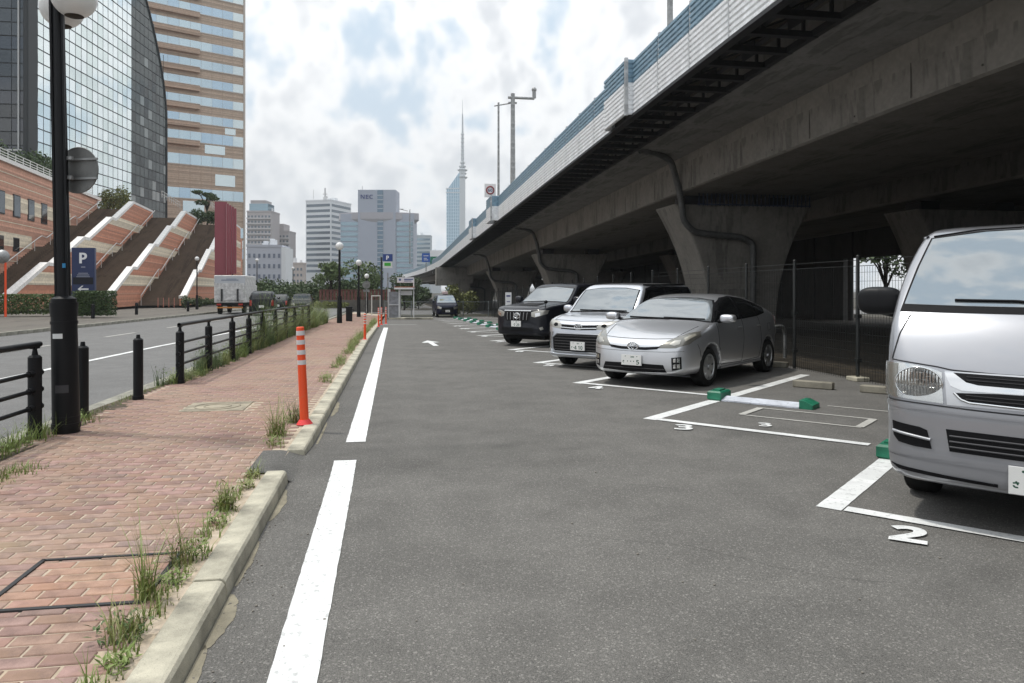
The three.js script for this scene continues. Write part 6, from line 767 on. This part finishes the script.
// ---------- trees, hedges, weeds ----------
function leafCloud(list, n, size, r, shell = 0.55) { // list of ellipsoids [x, y, z, rx, ry, rz]
  const p = [], vol = list.map(e => e[3] * e[4] * e[5]), tot = vol.reduce((a, b) => a + b); 
  list.forEach((e, k) => { const c = Math.round(n * vol[k] / tot); for (let i = 0; i < c; i++) { let a = r() * 2 - 1, t = r() * 6.2832, q = Math.sqrt(1 - a * a), R = Math.pow(shell + (1 - shell) * r(), 0.6) * (0.88 + r() * 0.26); const x = e[0] + e[3] * q * Math.cos(t) * R, y = e[1] + e[4] * a * R, z = e[2] + e[5] * q * Math.sin(t) * R; const s = size * (0.6 + r() * 0.8), u = new THREE.Vector3(r() - 0.5, r() - 0.5, r() - 0.5).normalize(), v = new THREE.Vector3(r() - 0.5, r() - 0.5, r() - 0.5).cross(u).normalize(); const P = (f, g) => [x + u.x * f * s + v.x * g * s, y + u.y * f * s + v.y * g * s, z + u.z * f * s + v.z * g * s]; p.push(...P(-0.5, 0), ...P(0, -0.3), ...P(0.5, 0), ...P(-0.5, 0), ...P(0.5, 0), ...P(0, 0.3)); } });
  const g = new THREE.BufferGeometry(); g.setAttribute('position', new THREE.Float32BufferAttribute(p, 3)); g.computeVertexNormals(); return g;
}
const leafMats = [m.leafA, m.leafB, m.leafC, M([0.055, 0.085, 0.03], { roughness: 0.6 })];
function tree(name, label, X, D, y, h, R, mat, n, size, seed, o = {}) {
  const r = rng(seed), t = thing(name, label, o.cat || 'tree', X, D, y); if (o.group) t.userData.group = o.group;
  const th = h * (o.trunk ?? 0.4), el = [], br = [tube([[0, 0, 0], [0.05 * R, th * 0.5, 0], [-0.03 * R, th, 0.02], [0, h * 0.75, 0]], h * 0.022, 7, 14)];
  const k = o.clumps || 9; for (let i = 0; i < k; i++) { const a = r() * 6.283, q = Math.sqrt(r()) * R * 0.68, yy = mix(th + (h - th) * 0.18, h * 0.88, r()), rr = R * (0.26 + r() * 0.2); el.push([Math.cos(a) * q, yy, Math.sin(a) * q, rr, rr * (o.flat || 0.75), rr]); br.push(tube([[0, th * 0.8, 0], [Math.cos(a) * q * 0.5, mix(th, yy, 0.6), Math.sin(a) * q * 0.5], [Math.cos(a) * q, yy, Math.sin(a) * q]], h * 0.009, 5, 8)); }
  mesh('trunk', br, m.bark, t); const h2 = Math.floor(n / 2); mesh('crown', leafCloud(el, n, size, r, 0.35), leafMats[mat], t); return t;
}
function hedge(label, X, D, y, w, h, d, turn, mat, n, size, seed, bumps = 0.1) { const r = rng(seed), o = thing('hedge', label, 'hedge', X, D, y, turn), el = [], c = Math.max(2, Math.round(w / (h * 0.9))); for (let i = 0; i < c; i++) el.push([-w / 2 + (i + 0.5) * w / c, h * 0.52, 0, w / c * 0.62, h * (0.5 + (r() - 0.5) * bumps), d / 2]); if (bumps <= 0.1) { const q = []; for (let i = 0; i < n; i++) { const f = r(), u = r() * 2 - 1, v = r() * 2 - 1; let P = f < 0.4 ? [u, 1, v] : f < 0.75 ? [u, v, 1] : f < 0.87 ? [1, u, v] : [-1, u, v]; q.push([P[0] * w / 2 * (0.96 + r() * 0.08), h / 2 + P[1] * h / 2 * (0.95 + r() * 0.09), P[2] * d / 2 * (0.94 + r() * 0.1), 0.01, 0.01, 0.01]); } for (let i = 0; i < n; i++) q.push([(r() - 0.5) * w * 0.96, r() * h * 0.96, (r() - 0.5) * d * 0.96, 0.01, 0.01, 0.01]); mesh('foliage', leafCloud(q, q.length, size * 1.3, r, 0.75), leafMats[mat], o); return o; }
  const g = leafCloud(el, Math.round(n * 2.2), size, r, 0.1); mesh('foliage', g, leafMats[mat], o); return o; }
const far = 'trees at the end of the road';
[[263, 84, 3.0, 2.6, 1, 'dark bushy tree right of the white truck'], [279, 92, 3.1, 3.2, 1, 'low rounded tree behind the black minivan'], [303, 100, 3.0, 2.8, 3, 'low tree at the foot of the white ribbon tower'], [318, 96, 3.3, 3.0, 1, 'dark tree below the left part of the white ribbon tower'], [331, 88, 5.7, 2.3, 0, 'slender open tree left of the nearer far globe lamp'], [349, 92, 3.2, 2.4, 1, 'low dark tree between the two lamp posts'], [366, 96, 6.3, 3.2, 0, 'tall loose tree behind the second globe lamp'], [383, 104, 3.2, 2.6, 1, 'low tree behind the parking sign'], [404, 100, 5.7, 2.6, 3, 'dark round tree right of the parking sign'], [418, 110, 3.6, 2.5, 1, 'dark shrub tree between pay station and highway']].forEach(([px, fw, h, R, mt, l], i) => { const [X, D] = bear(px, fw); tree('street_tree', l, X, D, gy(X, D) - 0.2, h, R, mt, 1700, 0.34, 100 + i, { group: far, trunk: 0.3, clumps: 11 }); });
[[255, 110, 3.2, 4.5], [290, 118, 2.5, 4.5], [322, 112, 2.5, 4.5], [345, 116, 2.3, 4.5], [375, 118, 2.6, 4.5], [400, 120, 2.6, 4.5]].forEach(([px, fw, h, R], i) => { const [X, D] = bear(px, fw); tree('background_tree', ['leftmost', 'second from left', 'third from left', 'third from right', 'second from right', 'rightmost'][i] + ' of the broad low trees closing the end of the road', X, D, gy(X, D) - 0.3, h, R, [0, 3, 0, 2, 3, 0][i], 1500, 0.4, 150 + i, { group: far, trunk: 0.2, clumps: 12 }); });
// planting on the terrace and at the brick building
const bldY = 12.3;
{ const [X, D] = bear(207, 112), t = tree('pine_tree', 'flat topped pine tree on the terrace above the last stair', X, D, 11, 6.2, 2.4, 1, 1500, 0.3, 300, { trunk: 0.5, flat: 0.35, clumps: 7 });
  const [X2, D2] = bear(204, 110); hedge('dark shrubs at the foot of the terrace pine', X2, D2, 11, 4.5, 2.6, 2, -YAW, 1, 1400, 0.25, 301, 0.5);
  const [X3, D3] = bear(115, 96); hedge('yellow green bush on the terrace at the top of the first stair', X3, D3, 11.2, 3.6, 3.0, 3, -YAW, 2, 1500, 0.28, 302, 0.5);
  [[4, 80, 9], [24, 85, 8], [44, 90, 7]].forEach(([px, fw, w], i) => { const [a, b] = bear(px, fw); hedge(['dark green clipped shrub mass above the front wall at the left picture edge', 'dark green shrub mass behind the wall railing, left of the lamp post', 'dark green shrub mass behind the wall railing, right of the lamp post'][i], a, b, 11.6, w, 6.4 - i * 1.1, 4, 0.6, 1, 2600, 0.34, 310 + i, 0.35); });
  const a = bear(18, 45); hedge('long clipped hedge across the road left of the lamp post', a[0], a[1], 0.1, 6.5, 1.15, 1.6, -YAW + 0.2, 0, 3200, 0.12, 320); const b = bear(95, 42.5); hedge('square clipped hedge in front of the parking totem', b[0], b[1], 0.1, 1.9, 1.35, 1.3, -YAW + 0.2, 1, 2600, 0.1, 321);
  const c = bear(203, 68); hedge('low shrubs at the foot of the last stair left of the truck', c[0], c[1], 0.1, 3.8, 0.75, 1.2, -YAW, 3, 900, 0.16, 322, 0.6);
  hedge('rough green bush under the highway behind the taxi', ...bear(461, 72), -0.9, 3.2, 2.4, 2, -YAW, 2, 1800, 0.22, 323, 0.6); hedge('clipped shrubs on the far verge of the road bend', ...bear(322, 74), -0.4, 5.2, 0.9, 1.2, -YAW, 2, 1200, 0.18, 324, 0.4);
  // beyond the opening under the highway
  tree('daylight_tree', 'dark leaning tree seen against daylight through the opening under the highway', 32.5, 44.3, 0, 5.6, 2.6, 1, 900, 0.3, 330, { trunk: 0.35, clumps: 8 });
}
// grass beyond the boundary fence
struct(raw('grass_verge', sheet(-2, 30, 58.2, 66, 2, 2, 0.03), M([0.10, 0.125, 0.045], { map: T.soil })));
// blades
function blade(x, y, z, h, w, a, lean, r) { const p = [], n = 4, c = Math.cos(a), s = Math.sin(a); let prev = null; for (let i = 0; i <= n; i++) { const t = i / n, l = lean * h * t * t, hh = h * (t - 0.22 * lean * t * t), ww = w * (1 - t * 0.92) * 0.5; const L = [x + c * l - s * ww, y + hh, z + s * l + c * ww], R = [x + c * l + s * ww, y + hh, z + s * l - c * ww]; if (prev) p.push(...prev[0], ...prev[1], ...R, ...prev[0], ...R, ...L); prev = [L, R]; } return p; }
function tuftG(n, h, spread, w, seed, leafy) { const r = rng(seed), p = []; for (let i = 0; i < n; i++) { const a = r() * 6.283, q = Math.sqrt(r()) * spread; p.push(...blade(Math.cos(a) * q, 0, Math.sin(a) * q, h * (0.35 + r() * 0.75), w * (0.6 + r() * 0.7), r() * 6.283, 0.1 + r() * 0.9, r)); } if (leafy) for (let i = 0; i < n * 3; i++) { const a = r() * 6.283, q = Math.sqrt(r()) * spread, yy = r() * h * 0.85, l = 0.018 + r() * 0.03, t = r() * 6.283; const x = Math.cos(a) * q, z = Math.sin(a) * q, ct = Math.cos(t), s2 = Math.sin(t), u1 = l * (r() - 0.1), k = l * 0.2; const A = [x, yy, z], B = [x + ct * l * 0.5 + s2 * k, yy + u1 * 0.7, z + s2 * l * 0.5 - ct * k], C = [x + ct * l, yy + u1, z + s2 * l], E = [x + ct * l * 0.5 - s2 * k, yy + u1 * 0.6, z + s2 * l * 0.5 + ct * k]; p.push(...A, ...B, ...C, ...A, ...C, ...E); } const g = new THREE.BufferGeometry(); g.setAttribute('position', new THREE.Float32BufferAttribute(p, 3)); g.computeVertexNormals(); return g; }
{
  const gm = [M([0.165, 0.225, 0.05], { roughness: 0.55 }), M([0.22, 0.24, 0.08], { roughness: 0.6 }), M([0.07, 0.115, 0.03], { roughness: 0.55 }), M([0.30, 0.26, 0.13], { roughness: 0.7 })];
  const tuft = (label, X, D, h, sp, n, mt, seed, w = 0.007) => { const t = thing('grass_tuft', label, 'grass tuft', X, D, gy(X, D) + 0.07); mesh('blades', tuftG(n, h, sp, w, seed), gm[mt], t); mesh('leaves', tuftG(Math.round(n * 0.5), h * 0.5, sp * 1.5, w * 1.2, seed + 1, true), gm[(mt + 1) % 3], t); mesh('dry_blades', tuftG(Math.round(n * 0.5), h * 0.9, sp * 0.9, w * 0.6, seed + 2), gm[3], t); return t; };
  tuft('tall grass tuft in front of the inspection cover beside the near kerb', -1.13, 3.75, 0.48, 0.04, 42, 0, 1, 0.007); tuft('feathery weed tuft just beyond the inspection cover by the kerb', -1.1, 4.22, 0.34, 0.06, 30, 1, 4); tuft('low spreading grass tuft at the bottom edge beside the kerb', -1.12, 3.38, 0.2, 0.08, 45, 1, 7); tuft('tall thin grass tuft left of the orange delineator post', -1.1, 7.75, 0.52, 0.08, 60, 0, 10); tuft('short weed tuft beside the foot of the orange delineator post', -1.02, 8.5, 0.36, 0.08, 60, 2, 13); tuft('upright weed halfway along the near kerb', -1.08, 5.2, 0.26, 0.05, 40, 0, 16);
  // continuous weeds along the kerb, and along the rail fence: nobody could count these
  const grow = (name, label, list, mt) => { const p = []; for (const [X, D, h, sp, n, sd, lf] of list) { const g = tuftG(Math.round(n * 1.4), h, sp, h > 0.3 ? 0.011 : 0.008, sd, lf); g.translate(X, gy(X, D) + 0.07, -D); p.push(g); } stuff(tag(mesh(name, p, gm[mt]), label, 'weeds')); };
  const r = rng(400), k1 = [], k2 = [], r1 = [], r2 = [], r3 = [];
  for (let D = 2.6; D < 6.3; D += 0.085) (r() < 0.6 ? k1 : k2).push([-1.04 - r() * 0.1 * r(), D, 0.05 + r() * r() * 0.17, 0.06, 14, Math.floor(r() * 1e6), r() < 0.22]);
  for (let D = 7.2; D < 40; D += 0.14) { const v = fbm(D * 0.6, 3, 0, 8, 2); if (v > 0.34) (r() < 0.6 ? k1 : k2).push([-1.0 + drift(D) - r() * 0.12, D, 0.06 + r() * 0.32 * (v > 0.5 ? 1 : 0.4), 0.09, 14, Math.floor(r() * 1e6), r() < 0.6]); }
  for (let D = 4.6; D < 9.2; D += 0.07) r1.push([-3.42 - r() * 0.16 + 0.16 * r(), D, 0.08 + r() * 0.22, 0.12, 16, Math.floor(r() * 1e6), r() < 0.3]);
  for (let i = 0; i < 40; i++) r1.push([-3.15 + r() * 0.3, 5.6 + r() * 1.2, 0.03 + r() * 0.09, 0.1, 14, Math.floor(r() * 1e6), 0]);
  for (let D = 9.2; D < 12.4; D += 0.16) r1.push([-3.5 + r() * 0.08, D, 0.03 + r() * 0.08, 0.07, 9, Math.floor(r() * 1e6), 0]);
  for (let D = 12.2; D < 37; D += 0.07) { const v = fbm(D * 0.7 + 5, 9, 0, 18, 2), tall = D > 18 ? 1.5 : 0.45; (r() < 0.25 ? r1 : r() < 0.4 ? r2 : r3).push([-3.42 + drift(D) + (r() - 0.4) * 0.3, D, (0.08 + r() * tall) * (0.45 + v), 0.1, D > 24 ? 20 : 20, Math.floor(r() * 1e6), r() < 0.7]); }
  grow('kerb_weeds', 'bright green weeds sprouting along the inner edge of the kerb', k1, 0); grow('dry_kerb_weeds', 'paler drying weeds mixed along the inner edge of the kerb', k2, 1); grow('roadside_grass', 'green grass growing round the posts at the road side of the pavement', r1, 0); grow('roadside_weeds', 'yellow green weeds growing through the rail fence', r2, 1); grow('tall_roadside_weeds', 'darker tall leafy weeds growing through the rail fence', r3, 2);
}
scene.traverse(o=>{if(o.isMesh){o.castShadow=o.receiveShadow=true;}}); renderer.render(scene, camera);
